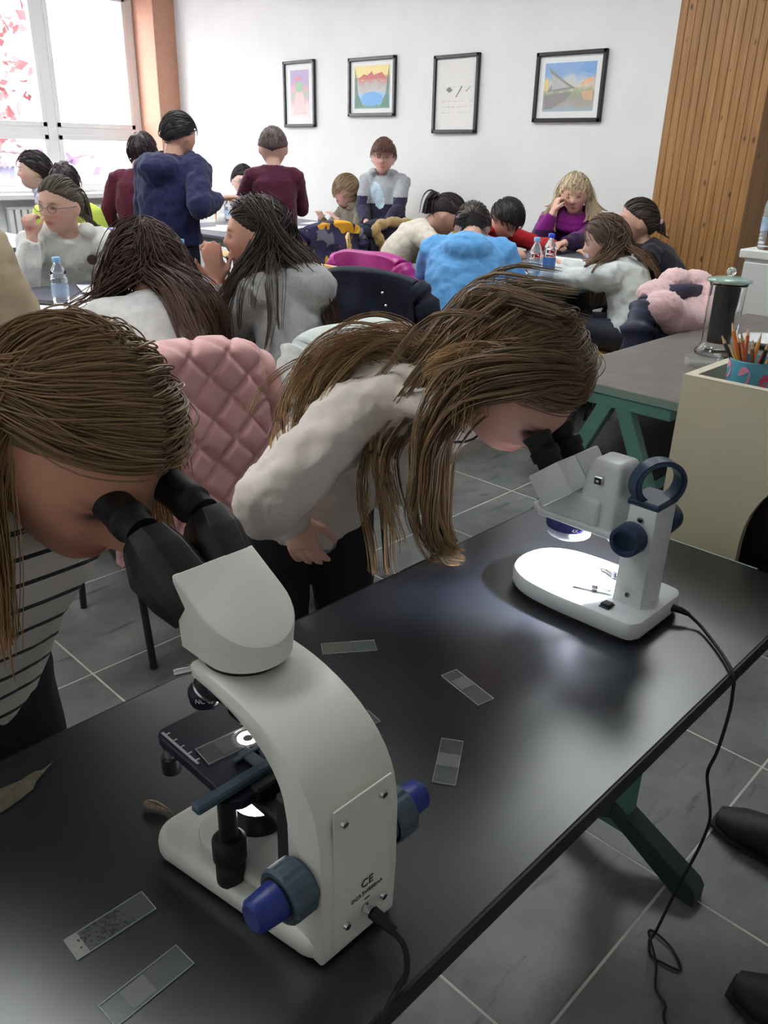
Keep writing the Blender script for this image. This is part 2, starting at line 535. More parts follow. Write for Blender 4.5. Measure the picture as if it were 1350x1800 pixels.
for (y1, ztop, w, h_, k, lab) in PICS:
    cy, cz = y1 - w / 2, ztop - h_ / 2
    o = empty('picture_frame', (XW, cy, cz), 0, lab, 'picture', 'framed pictures on the white wall')
    o.rotation_euler = (math.radians(-0.8 if k in (0, 2) else -0.5), 0, 0)
    t = 0.026
    fr = MB()
    for (a, b_) in (((-w / 2, -h_ / 2), (w / 2, -h_ / 2 + t)), ((-w / 2, h_ / 2 - t), (w / 2, h_ / 2)), ((-w / 2, -h_ / 2), (-w / 2 + t, h_ / 2)), ((w / 2 - t, -h_ / 2), (w / 2, h_ / 2))):
        fr.boxab((-0.032, a[0], a[1]), (-0.002, b_[0], b_[1]), 0.003, 1)
    fr.build('frame', M_pframe, o)
    MB().boxab((-0.012, -w / 2 + 0.01, -h_ / 2 + 0.01), (-0.004, w / 2 - 0.01, h_ / 2 - 0.01)).build('mount', M_mount, o)
    aw, ah = {0: (0.26, 0.40), 1: (0.43, 0.33), 2: (0.36, 0.47), 3: (0.42, 0.31)}[k]
    art = MB().boxab((-0.0135, -aw / 2, -ah / 2), (-0.0118, aw / 2, ah / 2)).build('drawing', art_material('drawing_%d' % k, k), o)
    def mark(nm, pts, col, x=-0.0140):
        flat(pts, x).build(nm, mat('ink_%02x%02x%02x' % tuple(int(c) for c in col), tuple(c_ * 0.75 + 0.17 for c_ in s2l(*col)), 0.8, noise=0.08, nscale=60), art)
    def ell(cy_, cz_, ry, rz_, n=16): return [(cy_ + ry * math.cos(2 * PI * q / n), cz_ + rz_ * math.sin(2 * PI * q / n)) for q in range(n)]
    if k == 0:
        mark('skirt_shape', [(-0.05, 0.02), (0.05, 0.02), (0.09, -0.17), (-0.10, -0.17)], (236, 200, 200))
        mark('green_shape', ell(0.0, 0.06, 0.05, 0.045), (140, 185, 150))
        mark('pink_shape', ell(0.02, 0.13, 0.06, 0.02), (205, 130, 150), -0.0143)
    if k == 1:
        mark('green_corner', [(0.205, 0.155), (0.205, -0.155), (0.10, -0.155), (0.17, -0.05), (0.185, 0.06)], (50, 110, 80))
        mark('green_corner', [(-0.205, 0.155), (-0.205, -0.155), (-0.10, -0.155), (-0.17, -0.05), (-0.185, 0.06)], (50, 115, 85))
        mark('red_hills', [(0.17, 0.06), (-0.18, 0.06), (-0.12, 0.11), (-0.02, 0.09), (0.0, 0.12), (0.05, 0.09), (0.1, 0.1)], (190, 60, 50))
        mark('lake', ell(0.0, -0.09, 0.13, 0.055), (80, 165, 230))
    if k == 2:
        mark('dark_mark', [(0.10, 0.035), (0.065, 0.055), (0.03, 0.03), (0.065, 0.012)], (70, 70, 72))
        mark('dark_mark', [(0.0, -0.02), (-0.06, 0.06), (-0.068, 0.052), (-0.012, -0.02)], (90, 90, 92))
        mark('dark_mark', [(-0.1, 0.02), (-0.14, 0.05), (-0.145, 0.045), (-0.11, 0.015)], (150, 150, 152))
        for q in range(4):
            for e in range(6):
                yy = 0.14 - e * 0.055 + random.uniform(-0.01, 0.01); zz = -0.05 - q * 0.04 + (0.22 if q == 3 else 0)
                mark('pencil_line', [(yy, zz), (yy - 0.035, zz + random.uniform(-0.008, 0.008)), (yy - 0.035, zz + 0.004), (yy, zz + 0.004)], (205, 200, 196))
    if k == 3:
        mark('cliff', [(0.18, 0.13), (0.13, 0.10), (0.02, 0.03), (-0.06, -0.01), (0.18, -0.03), (0.13, 0.04)], (120, 120, 124))
        mark('cliff_face', [(0.155, 0.09), (0.04, 0.025), (-0.01, 0.0), (0.14, -0.015)], (186, 184, 184), -0.0143)
        mark('reflection', [(0.20, -0.05), (-0.03, -0.03), (0.02, -0.08), (0.14, -0.14), (0.20, -0.14)], (120, 112, 112))
        mark('orange_sky', [(-0.09, 0.01), (-0.20, 0.03), (-0.20, 0.06), (-0.13, 0.045)], (235, 175, 110))
        mark('orange_bank', [(-0.10, -0.03), (-0.20, -0.02), (-0.20, -0.09), (-0.13, -0.08)], (214, 160, 110))
        mark('blue_sky', [(-0.06, 0.10), (-0.20, 0.075), (-0.205, 0.15), (-0.11, 0.15)], (80, 150, 220))
        mark('yellow_bank', [(0.205, 0.05), (0.17, 0.06), (0.17, -0.02), (0.205, -0.02)], (230, 205, 110))

# autumn trees and a red roofed house outside the window
def tree(loc, hgt, crown, col, n, label, seed, bare=False):
    rnd = random.Random(seed)
    o = empty('autumn_tree', loc, 0, label, 'tree', 'trees outside the window')
    tr = MB()
    tr.loft([(0, 0, 0), (0.05, 0, hgt * 0.3), (-0.05, 0.05, hgt * 0.6), (0.1, 0, hgt * 0.9)], [0.13, 0.10, 0.07, 0.03], n=8)
    for k in range(26):
        z = hgt * rnd.uniform(0.25, 0.85); a = rnd.uniform(0, 2 * PI); l = crown * rnd.uniform(0.5, 1.0)
        p1 = Vector((math.cos(a) * l * 0.5, math.sin(a) * l * 0.5, z + l * 0.3)); p2 = Vector((math.cos(a + 0.3) * l, math.sin(a + 0.3) * l, z + l * rnd.uniform(0.2, 0.7)))
        tr.loft([(0, 0, z), p1, p2], [0.045, 0.028, 0.01], n=6)
    tr.build('trunk', mat('bark_' + label[:6], s2l(70, 54, 66), 0.9, noise=0.3, nscale=9), o)
    lf = MB()
    for k in range(n):
        th = rnd.uniform(0, 2 * PI); ph = math.acos(rnd.uniform(-1, 1)); r = crown * rnd.uniform(0.35, 1.0)
        c = Vector((r * math.sin(ph) * math.cos(th), r * math.sin(ph) * math.sin(th), hgt * 0.62 + r * 0.9 * math.cos(ph)))
        s = rnd.uniform(0.05, 0.12)
        R = Euler((rnd.uniform(0, 6), rnd.uniform(0, 6), rnd.uniform(0, 6))).to_matrix()
        lf.add([c + R @ Vector(q) * s for q in ((0, -1, 0), (0.6, 0, 0.15), (0, 1, 0), (-0.6, 0, 0.15))], [(0, 1, 2, 3)], True)
    f = lf.build('foliage', mat('foliage_' + label[:9], col, 0.8, noise=0.3, nscale=4), o)
    f['kind'] = 'stuff'
tree((3.7, 13.4, -1.2), 6.4, 2.5, s2l(108, 58, 60), 3400, 'reddish autumn tree seen through the left window panes', 3)
tree((6.2, 17.0, -1.5), 5.0, 1.7, s2l(96, 90, 88), 420, 'sparse bare tree seen through the right window pane', 9)
tree((-1.2, 16.5, -1.0), 6.0, 2.2, s2l(110, 70, 80), 2200, 'rosy autumn tree farther left behind the window', 5)
tree((5.6, 12.0, -1.4), 2.7, 1.1, s2l(96, 78, 104), 260, 'low leafless shrubby tree behind the lower window pane', 12)
hs = empty('house', (5.0, 24.0, -2.0), 0.3, 'distant house with red roof behind the lower window panes', 'house')
MB().boxab((-5, -2, 0), (5, 2, 2.6)).build('wall', mat('house_wall', s2l(92, 92, 112), 0.9, noise=0.1, nscale=2), hs)
MB().prism([(-2.4, 2.6), (2.4, 2.6), (0, 4.1)], -5.3, 5.3, axis='x').build('roof', mat('house_roof', s2l(120, 62, 58), 0.9, noise=0.2, nscale=6), hs)
struct('ground_outside', MB().boxab((-30, 9.25, -2.2), (40, 60, -2.0)), mat('garden_ground', s2l(116, 100, 104), 0.95, noise=0.2, nscale=0.6), 'garden ground outside the window')
# ------------------------------------------------------------------ tables
M_green = mat('green_painted_steel', s2l(84, 128, 116), 0.45, noise=0.08, nscale=25)
M_greendk = mat('dark_green_steel', s2l(46, 60, 60), 0.45, noise=0.1, nscale=25)
M_edge = mat('black_table_edging', (0.012, 0.012, 0.014), 0.5, noise=0.1)
M_black = mat('black_plastic', (0.012, 0.012, 0.014), 0.45, noise=0.15, nscale=40)
def laminate(name, c, rough, bump=0.05):
    return mat(name, c, rough, noise=0.12, nscale=14, bump=bump, bscale=900, spec=0.85 if 'black' in name else 0.5, ior=1.55 if 'black' in name else 1.45)
M_toptable = laminate('black_laminate', s2l(27, 31, 39), 0.31, 0.012)
M_topgrey = laminate('brown_grey_laminate', s2l(112, 104, 102), 0.5)
M_topback = laminate('grey_laminate', s2l(96, 96, 110), 0.4)

def a_frame_table(loc, lx, ly, zt, top_m, label, edge_m, splay=False):
    """long table: top, edging, two end frames with centre post and splayed feet. loc = (x0,y0)"""
    o = empty('table', (loc[0], loc[1], 0), 0, label, 'table')
    MB().box((lx / 2, ly / 2, zt - 0.012), (lx - 0.004, ly - 0.004, 0.024), 0.002, 1).build('tabletop', top_m, o)
    e = MB()
    e.boxab((0, 0, zt - 0.0245), (lx, 0.0025, zt - 0.0008)).boxab((0, ly - 0.0025, zt - 0.0245), (lx, ly, zt - 0.0008)).boxab((0, 0, zt - 0.0245), (0.0025, ly, zt - 0.0008)).boxab((lx - 0.0025, 0, zt - 0.0245), (lx, ly, zt - 0.0008))
    e.build('edging', edge_m, o)
    for x in (0.0, lx - 0.045):
        fr = MB()
        y0, y1, yc = 0.07, ly - 0.07, ly / 2
        fr.boxab((x + 0.005, y0, zt - 0.062), (x + 0.04, y1, zt - 0.025), 0.003, 1)
        l = fr.build('leg', M_green, o)
        if splay:
            for s in (-1, 1):
                MB().prism([(yc + s * 0.005, zt - 0.06), (yc + s * 0.055, zt - 0.06), (yc + s * 0.375, 0.0), (yc + s * 0.325, 0.0)], x + 0.005, x + 0.04, axis='x', bev=0.002, seg=1).build('splayed_leg', M_green, l)
            continue
        MB().boxab((x + 0.005, yc - 0.035, 0.07), (x + 0.04, yc + 0.035, zt - 0.06), 0.003, 1).build('post', M_green, l)
        for s in (-1, 1):
            # sloping foot: highest at the post, touching the floor at its tip
            yt = yc + s * (ly / 2 - 0.065)
            yi = yc + s * 0.0
            poly = [(yi, 0.095), (yi, 0.14), (yt, 0.045), (yt + s * 0.01, 0.03), (yt + s * 0.01, 0.0), (yt - s * 0.03, 0.0)]
            MB().prism(poly, x, x + 0.045, axis='x', bev=0.002, seg=1).build('foot', M_greendk, l)
    MB().boxab((0.04, ly / 2 - 0.015, 0.32), (lx - 0.04, ly / 2 + 0.015, 0.36), 0.003, 1).build('stretcher', M_green, o)
    return o

def four_leg_table(loc, lx, ly, zt, top_m, label, shelf=False):
    o = empty('table', (loc[0], loc[1], 0), 0, label, 'table')
    MB().box((lx / 2, ly / 2, zt - 0.011), (lx, ly, 0.022), 0.003, 1).build('tabletop', top_m, o)
    for x in (0.05, lx - 0.05):
        for y in (0.05, ly - 0.05):
            MB().boxab((x - 0.02, y - 0.02, 0), (x + 0.02, y + 0.02, zt - 0.022), 0.003, 1).build('leg', M_green, o)
    ap = MB()
    for y in (0.05, ly - 0.05): ap.boxab((0.07, y - 0.012, zt - 0.075), (lx - 0.07, y + 0.012, zt - 0.023), 0.002, 1)
    for x in (0.05, lx - 0.05): ap.boxab((x - 0.012, 0.07, zt - 0.075), (x + 0.012, ly - 0.07, zt - 0.023), 0.002, 1)
    ap.build('apron', M_green, o)
    if shelf:
        MB().boxab((0.07, 0.08, zt - 0.19), (lx - 0.07, ly - 0.08, zt - 0.178)).build('shelf', M_greendk, o)
    return o

near = a_frame_table((0.03, 0.295), 1.30, 0.507, 0.73, M_toptable, 'long black table carrying both microscopes', M_edge)
MB().boxab((1.302, 0.10, 0.712), (1.314, 0.30, 0.7255), 0.002, 1).build('end_rail', mat('pale_green_steel', s2l(176, 205, 196), 0.4, noise=0.05), near)
rt = a_frame_table((2.14, 0.88), 1.55, 0.495, 0.74, M_topgrey, 'brown grey table under the tall glass jar', mat('pale_edging', s2l(120, 140, 132), 0.5, noise=0.05), splay=True)
MB().boxab((0.06, 0.06, 0.50), (1.5, 0.44, 0.515)).build('black_flat_sheet', M_black, rt)  # flat black sheet filling the black area below the tabletop
MB().boxab((0.06, 0.24, 0.20), (1.5, 0.255, 0.50)).build('black_upright_sheet', M_black, rt)  # upright black sheet continuing that black area downwards
four_leg_table((1.02, 2.57), 1.32, 1.08, 0.76, M_topback, 'grey table where three girls sit, in front of the window')
four_leg_table((3.47, 4.70), 1.42, 1.15, 0.76, M_topback, 'grey table where the group of boys stands')
four_leg_table((3.29, 2.265), 1.62, 0.95, 0.76, M_topback, 'grey table of the blonde woman by the pine boards', True)
four_leg_table((1.70, 5.05), 0.70, 1.5, 0.76, M_topback, 'grey table by the window, beside the boy in profile')

# ------------------------------------------------------------------ chairs
M_ply = wood_material('beech_plywood', s2l(206, 160, 96), s2l(232, 190, 124), knots=False, along='x')
M_tube = mat('dark_steel_tube', s2l(40, 44, 50), 0.4, metal=0.3, noise=0.1)
def chair_proto():
    """chair at the origin facing +y"""
    o = empty('school_chair', (0, 0, 0), 0)
    MB().box((0, 0.0, 0.44), (0.38, 0.38, 0.012), 0.005, 2).build('seat', M_ply, o)
    bk = MB()
    n = 9
    vs = []; fs = []
    outline = rrect(0.38, 0.20, 0.045)
    lo = [(x, -0.205 - 0.02 * (1 - (x / 0.19) ** 2) - (z * 0.12), 0.75 + z) for x, z in outline]
    hi = [(x, y - 0.011, z) for x, y, z in lo]
    k = len(lo)
    bk.add(lo + hi, [tuple(range(k)), tuple(range(2 * k - 1, k - 1, -1))] + [(i, (i + 1) % k, k + (i + 1) % k, k + i) for i in range(k)], False)
    b_ = bk.build('backrest', M_ply, o)
    MB().ball((-0.15, -0.214, 0.77), 0.008, 8, 5).ball((0.15, -0.214, 0.77), 0.008, 8, 5).ball((-0.15, -0.207, 0.71), 0.008, 8, 5).ball((0.15, -0.207, 0.71), 0.008, 8, 5).build('rivet', mat('rivet_steel', (0.6, 0.6, 0.6), 0.3, metal=1.0, noise=0.02), b_)
    for s in (-1, 1):
        MB().loft([(s * 0.165, 0.20, 0.0), (s * 0.165, 0.165, 0.425)], [0.011, 0.011], n=8).build('leg', M_tube, o)
        MB().loft([(s * 0.165, -0.24, 0.0), (s * 0.165, -0.185, 0.42), (s * 0.165, -0.20, 0.60), (s * 0.165, -0.225, 0.84)], [0.011] * 4, n=8).build('leg', M_tube, o)
    MB().loft([(-0.165, 0.165, 0.42), (0.165, 0.165, 0.42)], [0.01, 0.01], n=8).loft([(-0.165, -0.185, 0.42), (0.165, -0.185, 0.42)], [0.01, 0.01], n=8).loft([(-0.165, 0.165, 0.42), (-0.165, -0.185, 0.42)], [0.01, 0.01], n=8).loft([(0.165, 0.165, 0.42), (0.165, -0.185, 0.42)], [0.01, 0.01], n=8).build('seat_frame', M_tube, o)
    return o
_chair0 = chair_proto()
_used = [False]
def chair(x, y, face_deg, label):
    o = copy_tree(_chair0) if _used[0] else _chair0
    _used[0] = True
    o.location = (x, y, 0.0)
    o.rotation_euler = (0, 0, math.radians(face_deg - 90))
    tag(o, label, 'chair', 'school chairs')
    return o

# ------------------------------------------------------------------ beige console box
M_beige = mat('beige_melamine', s2l(206, 196, 168), 0.5, noise=0.03, nscale=5)
M_beigee = mat('beige_edge_banding', s2l(226, 218, 196), 0.45, noise=0.03)
M_dkbrown = mat('dark_brown_board', s2l(58, 46, 44), 0.6, noise=0.15, nscale=6)
cb = empty('console_cabinet', (1.44, 0.0, 0), 0, 'beige open topped cabinet box with curved cutout behind black table', 'cabinet')
yl, yr, zt, xd, zb = 0.627, 0.12, 1.0, 0.232, 0.62
# front panel with the curved kneehole (outline in y, z)
pl = [(yl, zb), (yl, zt), (yr, zt), (yr, 0.875)]
for k in range(9):
    t = k / 8
    a = t * PI / 2
    pl.append((0.345 + 0.122 * math.sin(a), 0.715 + 0.16 * math.cos(a)))
pl += [(0.467, zb)]
MB().prism(pl, 0.0, 0.018, axis='x').build('front_panel', M_beige, cb)
MB().boxab((0.0, yl - 0.018, zt - 0.0005), (0.018, yr, zt + 0.001)).boxab((0, yl - 0.018, zt - 0.0005), (xd, yl, zt + 0.001)).build('top_edging', M_beigee, cb)
MB().boxab((0.018, yl - 0.018, zb), (xd, yl, zt)).build('side_panel', M_beige, cb)
MB().boxab((xd - 0.018, yl - 0.018, zb), (xd, yr, zt)).build('back_panel', M_beige, cb)
MB().boxab((0.018, yr, zb), (xd - 0.018, yr + 0.018, zt)).build('side_panel', M_beige, cb)
MB().boxab((0.018, yl - 0.018, 0.885), (xd - 0.018, yr + 0.018, 0.92)).build('tray_floor', M_beige, cb)
MB().boxab((0.15, yl - 0.02, zb), (0.165, yr + 0.018, 0.884)).build('inner_panel', M_dkbrown, cb)
MB().boxab((0.018, yl - 0.019, zb), (xd - 0.018, yr + 0.018, zb + 0.015)).build('bottom_panel', M_dkbrown, cb)
MB().boxab((0.165, yr + 0.01, 0.02), (xd, yr + 0.13, zb), 0.003, 1).boxab((0.05, yr - 0.02, 0.0), (xd + 0.12, yr + 0.16, 0.02), 0.003, 1).build('pedestal', M_dkbrown, cb)

# pencil tin with flamingos standing in the tray
M_tin = mat('light_blue_tin', s2l(96, 176, 206), 0.35, noise=0.05, nscale=20)
M_pink = mat('flamingo_pink', s2l(222, 70, 120), 0.5, noise=0.12, nscale=60)
tin_c = Vector((1.545, 0.548, 0.9205))
tin = empty('pencil_tin', tin_c, 0, 'light blue pencil tin printed with pink flamingos', 'tin')
MB().lathe([(0.0405, 0), (0.0405, 0.105), (0.0415, 0.107), (0.0385, 0.107), (0.0385, 0.006), (0.001, 0.006)], n=36).build('can', M_tin, tin)
def wrap_shape(pts, r=0.0408, dr=0.0006):
    """outline of (angle deg, z) laid on the tin"""
    a = [(r + dr, p) for p in pts]
    vs = [((r + dr) * math.cos(math.radians(u)), (r + dr) * math.sin(math.radians(u)), w) for u, w in pts]
    vi = [((r - 0.001) * math.cos(math.radians(u)), (r - 0.001) * math.sin(math.radians(u)), w) for u, w in pts]
    n = len(pts)
    return MB().add(vs + vi, [tuple(range(n))] + [(i, n + i, n + (i + 1) % n, (i + 1) % n) for i in range(n)], False)
M_pinkl = mat('flamingo_pale_pink', s2l(236, 150, 180), 0.5, noise=0.1, nscale=60)
for a0, z0, s in ((172, 0.05, 1.0), (240, 0.075, 0.75), (215, 0.018, 0.7), (120, 0.06, 0.9)):
    body = [(a0 - 22 * s, z0), (a0 - 6 * s, z0 + 0.018 * s), (a0 + 16 * s, z0 + 0.006 * s), (a0 + 24 * s, z0 - 0.004 * s), (a0 + 6 * s, z0 - 0.016 * s), (a0 - 14 * s, z0 - 0.012 * s)]
    fb = wrap_shape(body).build('flamingo_print', M_pink, tin)
    nk = []
    for q in range(10):
        t = q / 9 * PI * 1.5
        nk.append((a0 + 16 * s + 13 * s * math.sin(t), z0 + 0.03 * s - 0.016 * s * math.cos(t)))
    nk2 = [(u - 4 * s, w + 0.003 * s) for u, w in nk[::-1]]
    wrap_shape(nk + nk2, dr=0.0009).build('flamingo_neck', M_pinkl, fb)
PCOL = [(214, 150, 60), (190, 90, 50), (120, 70, 40), (220, 120, 60), (60, 60, 60), (226, 180, 90), (200, 110, 70), (150, 90, 60), (40, 45, 60), (214, 140, 80), (90, 50, 40), (170, 60, 60)]
for i in range(14):
    a = 2 * PI * i / 14 + 0.3
    r0, r1 = 0.012 + 0.014 * (i % 3) / 2, 0.026 + 0.016 * ((i * 5) % 7) / 7
    p0 = Vector((r0 * math.cos(a + 2.5), r0 * math.sin(a + 2.5), 0.012))
    d = Vector((r1 * math.cos(a), r1 * math.sin(a), 0.107)) - p0
    d.normalize()
    ln = 0.145 + 0.022 * ((i * 3) % 5) / 4
    tip = p0 + d * ln
    names = ['amber', 'rust', 'dark brown', 'orange', 'black', 'yellow', 'terracotta', 'brown', 'navy', 'tan', 'maroon', 'red']
    pen = empty('pencil', tin_c + p0, 0, names[i % 12] + ' pencil standing in the flamingo tin' + (', back row' if i >= 12 else ''), 'pencil', 'pencils in the tin')
    mb = MB().loft([(0, 0, 0), d * (ln - 0.018)], [0.0036, 0.0036], n=6, smooth=False)
    mb.build('shaft', mat('pencil_%d' % (i % 12), s2l(*PCOL[i % 12]), 0.4, noise=0.05), pen)
    MB().loft([d * (ln - 0.018), d * (ln - 0.003)], [0.0036, 0.0009], n=6, smooth=False).build('sharpened_wood', mat('pencil_wood', s2l(216, 184, 140), 0.7, noise=0.1), pen)
    MB().loft([d * (ln - 0.003), d * ln], [0.0009, 0.0002], n=6).build('lead', M_black, pen)

# ------------------------------------------------------------------ glassware on the brown grey table
M_glass = mat('thin_clear_glass', (0.80, 0.86, 0.85), 0.04, noise=0.001, alpha=0.12, spec=0.9)
M_glassr = mat('clear_jar_glass', (0.97, 0.99, 0.985), 0.02, noise=0.001, trans=1.0, ior=1.45)
M_glassg = mat('greenish_glass', s2l(170, 206, 196), 0.05, noise=0.001, alpha=0.55, spec=0.9)
jar = empty('glass_jar', (2.81, 1.125, 0.74), 0, 'tall clear glass specimen jar with knobbed lid, dark column inside', 'jar')
MB().lathe([(0.001, 0.0), (0.075, 0.0), (0.077, 0.012), (0.066, 0.03), (0.057, 0.045), (0.058, 0.06), (0.062, 0.28), (0.066, 0.292), (0.064, 0.292), (0.060, 0.28), (0.0562, 0.06), (0.0552, 0.046), (0.064, 0.031), (0.0745, 0.013), (0.0725, 0.003), (0.001, 0.003)], n=40, cap=False).build('vessel', M_glassr, jar)
lid = MB().lathe([(0.001, 0.2925), (0.058, 0.2925), (0.075, 0.296), (0.076, 0.303), (0.05, 0.312), (0.012, 0.316), (0.011, 0.322), (0.001, 0.322)], n=40, cap=False).build('lid', M_glassg, jar)
MB().ball((0, 0, 0.335), 0.017, 16, 10).build('knob', M_glassr, lid)
spc = MB()
spc.loft([(0, 0, 0.049), (0.002, 0, 0.10), (0, 0.002, 0.17), (-0.002, 0, 0.22), (0, 0, 0.277)], [0.040, 0.041, 0.040, 0.042, 0.043], n=28)
spc.build('dark_specimen', mat('dark_specimen', s2l(36, 32, 32), 0.6, noise=0.3, nscale=40, bump=0.4, bscale=60), jar)
jar.scale = (0.95, 0.95, 0.82)
sj = empty('small_jar', (2.66, 0.98, 0.74), 0, 'small clear round bottle beside the tall specimen jar', 'jar')
MB().lathe([(0.03, 0), (0.036, 0.01), (0.038, 0.035), (0.02, 0.06), (0.02, 0.075), (0.028, 0.08), (0.026, 0.085), (0.018, 0.08), (0.018, 0.062), (0.035, 0.036), (0.033, 0.01), (0.001, 0.006)], n=28).build('vessel', M_glass, sj)
MB().lathe([(0.032, 0.006), (0.034, 0.03), (0.001, 0.031)], n=24).build('amber_content', mat('amber_bits', s2l(170, 110, 70), 0.6, noise=0.4, nscale=90), sj)
dish = empty('glass_dish', (2.60, 1.075, 0.74), 0, 'clear glass dish at the foot of the tall jar', 'dish')
MB().lathe([(0.05, 0), (0.06, 0.004), (0.062, 0.03), (0.059, 0.03), (0.057, 0.006), (0.001, 0.005)], n=32).build('bowl', M_glass, dish)
M_white = mat('white_ceramic', (0.86, 0.86, 0.86), 0.25, noise=0.01)
pl_ = empty('white_plate', (3.10, 1.06, 0.741), 0, 'white plate behind the pencils', 'plate')
MB().lathe([(0.06, 0), (0.065, 0.003), (0.105, 0.02), (0.106, 0.023), (0.062, 0.007), (0.001, 0.006)], n=40).build('dish', M_white, pl_)
MB().lathe([(0.064, 0.0085), (0.1, 0.0215), (0.102, 0.0235), (0.099, 0.0225)], n=40, cap=False).build('rim_band', mat('plate_rim_glaze', (0.8, 0.8, 0.82), 0.2, noise=0.01), pl_)
p_ = empty('loose_pencil', (2.36, 1.02, 0.7445), math.radians(-52), 'short dark pencil lying on the brown grey table', 'pencil')
MB().loft([(0, 0, 0), (0.09, 0, 0)], [0.004, 0.004], n=6, smooth=False).build('shaft', mat('pencil_dark', s2l(84, 72, 66), 0.5, noise=0.1), p_)
MB().loft([(0.09, 0, 0), (0.105, 0, 0)], [0.004, 0.0005], n=6, smooth=False).build('point', MATS['pencil_wood'], p_)

# white cabinet in the alcove with a bottle on top
wc = empty('white_cabinet', (4.05, 0.985, 0), 0, 'tall white cabinet at the right edge, beside pine boards', 'cabinet')
M_wcab = mat('white_cabinet_paint', (0.74, 0.75, 0.75), 0.4, noise=0.02, nscale=4)
MB().boxab((0, 0, 0.05), (0.55, 0.585, 0.925), 0.004, 1).build('body', M_wcab, wc)
MB().boxab((-0.02, -0.02, 0.925), (0.57, 0.61, 0.965), 0.006).build('worktop', mat('cabinet_worktop', (0.78, 0.78, 0.77), 0.35, noise=0.02), wc)
dr = MB().boxab((-0.018, 0.30, 0.08), (-0.002, 0.58, 0.91), 0.003, 1).build('door', M_wcab, wc)
dr2 = MB().boxab((-0.018, 0.005, 0.08), (-0.002, 0.295, 0.91), 0.003, 1).build('door', M_wcab, wc)
MB().boxab((-0.04, 0.325, 0.60), (-0.018, 0.34, 0.82), 0.004).build('handle', M_frame, dr)
MB().boxab((-0.04, 0.265, 0.60), (-0.018, 0.28, 0.82), 0.004).build('handle', M_frame, dr2)

# ------------------------------------------------------------------ water bottles
M_pet = mat('clear_pet_plastic', (0.93, 0.96, 1.0), 0.05, noise=0.001, trans=1.0, ior=1.2)
M_lbl = mat('bottle_label_blue', s2l(178, 208, 236), 0.5, noise=0.15, nscale=40, alpha=0.6)
M_lbl2 = mat('bottle_label_strong_blue', s2l(70, 134, 216), 0.5, noise=0.1, nscale=40, alpha=0.8)
M_capb = mat('light_blue_cap', s2l(130, 185, 230), 0.4, noise=0.04)
M_capd = mat('royal_blue_cap', s2l(40, 80, 205), 0.4, noise=0.04)
M_water = mat('water', (0.9, 0.95, 1.0), 0.0, noise=0.001, trans=1.0, ior=1.33)
def bottle(loc, hgt, label, dark=False):
    o = empty('water_bottle', loc, random.uniform(0, 6), label, 'bottle', 'water bottles on the tables')
    r = 0.031 * (1.25 if hgt > 0.25 else 1.0)
    prof = [(r * 0.8, 0), (r, 0.008)]
    z = 0.012
    while z < hgt * 0.62:
        prof += [(r, z), (r * 0.93, z + 0.006), (r, z + 0.012)]
        z += 0.018
    prof += [(r, hgt * 0.66), (r * 0.92, hgt * 0.74), (r * 0.5, hgt * 0.86), (0.012, hgt * 0.90), (0.012, hgt * 0.95), (0.001, hgt * 0.951)]
    MB().lathe(prof, n=24).build('bottle_body', M_pet, o)
    MB().lathe([(r * 1.015, hgt * 0.30), (r * 1.015, hgt * 0.52)], n=24, cap=False).build('label', M_lbl2 if dark else M_lbl, o)
    MB().lathe([(0.0155, hgt * 0.915), (0.0155, hgt * 0.99), (0.013, hgt), (0.001, hgt)], n=18).build('cap', M_capd if dark else M_capb, o)
    return o
bottle((1.405, 3.04, 0.7605), 0.20, 'water bottle with pale blue cap in front of the girl in glasses')
bottle((2.085, 3.27, 0.7605), 0.205, 'water bottle with blue cap right of the long dark hair, front one of two')
bottle((2.13, 3.38, 0.7605), 0.20, 'water bottle half hidden behind another, beside long dark hair')
bottle((4.06, 5.66, 0.7605), 0.20, 'water bottle in front of the boy in glasses')
bottle((3.47, 2.345, 0.7605), 0.22, 'water bottle with pale cap left of the blue capped bottle, blonde woman table')
bottle((3.56, 2.325, 0.7605), 0.235, 'water bottle with royal blue cap and strong blue label', True)
bottle((4.20, 2.47, 0.7605), 0.21, 'water bottle right beside the face of the girl in pale grey')
bottle((4.10, 1.505, 0.9655), 0.28, 'large clear bottle standing on the white cabinet')

# ------------------------------------------------------------------ papers, phone, pens on the tables
M_paper = mat('white_paper', (0.86, 0.86, 0.85), 0.8, noise=0.015, nscale=8)
M_paperg = mat('grey_print_paper', (0.45, 0.46, 0.52), 0.8, noise=0.2, nscale=20)
def paper(x, y, z, rz, label, w=0.21, d=0.297, m_=None, curl=0.0):
    mb = MB()
    n = 8
    vs, fs = [], []
    for k in range(2):
        for i in range(n + 1):
            for j in range(2):
                u = i / n
                vs.append(((j - 0.5) * w, (u - 0.5) * d, curl * (abs(u - 0.5) * 2) ** 3 + k * 0.0008))
    N = 2 * (n + 1)
    for i in range(n):
        a = 2 * i
        fs += [(N + a, N + a + 1, N + a + 3, N + a + 2), (a, a + 2, a + 3, a + 1)]
    mb.add(vs, fs, True)
    mb.add(vs, [(0, 1, N + 1, N), (N - 2, 2 * N - 2, 2 * N - 1, N - 1)] + [(2 * i, N + 2 * i, N + 2 * i + 2, 2 * i + 2) for i in range(n)] + [(2 * i + 1, 2 * i + 3, N + 2 * i + 3, N + 2 * i + 1) for i in range(n)], False)
    o = mb.build('paper_sheet', m_ or M_paper)
    o.location = (x, y, z); o.rotation_euler = (0, 0, math.radians(rz))
    return tag(o, label, 'paper', 'paper sheets on the tables')
Z = 0.7615
paper(1.83, 3.42, Z, 70, 'white sheet under the elbow of the girl in white sweater', curl=0.004)
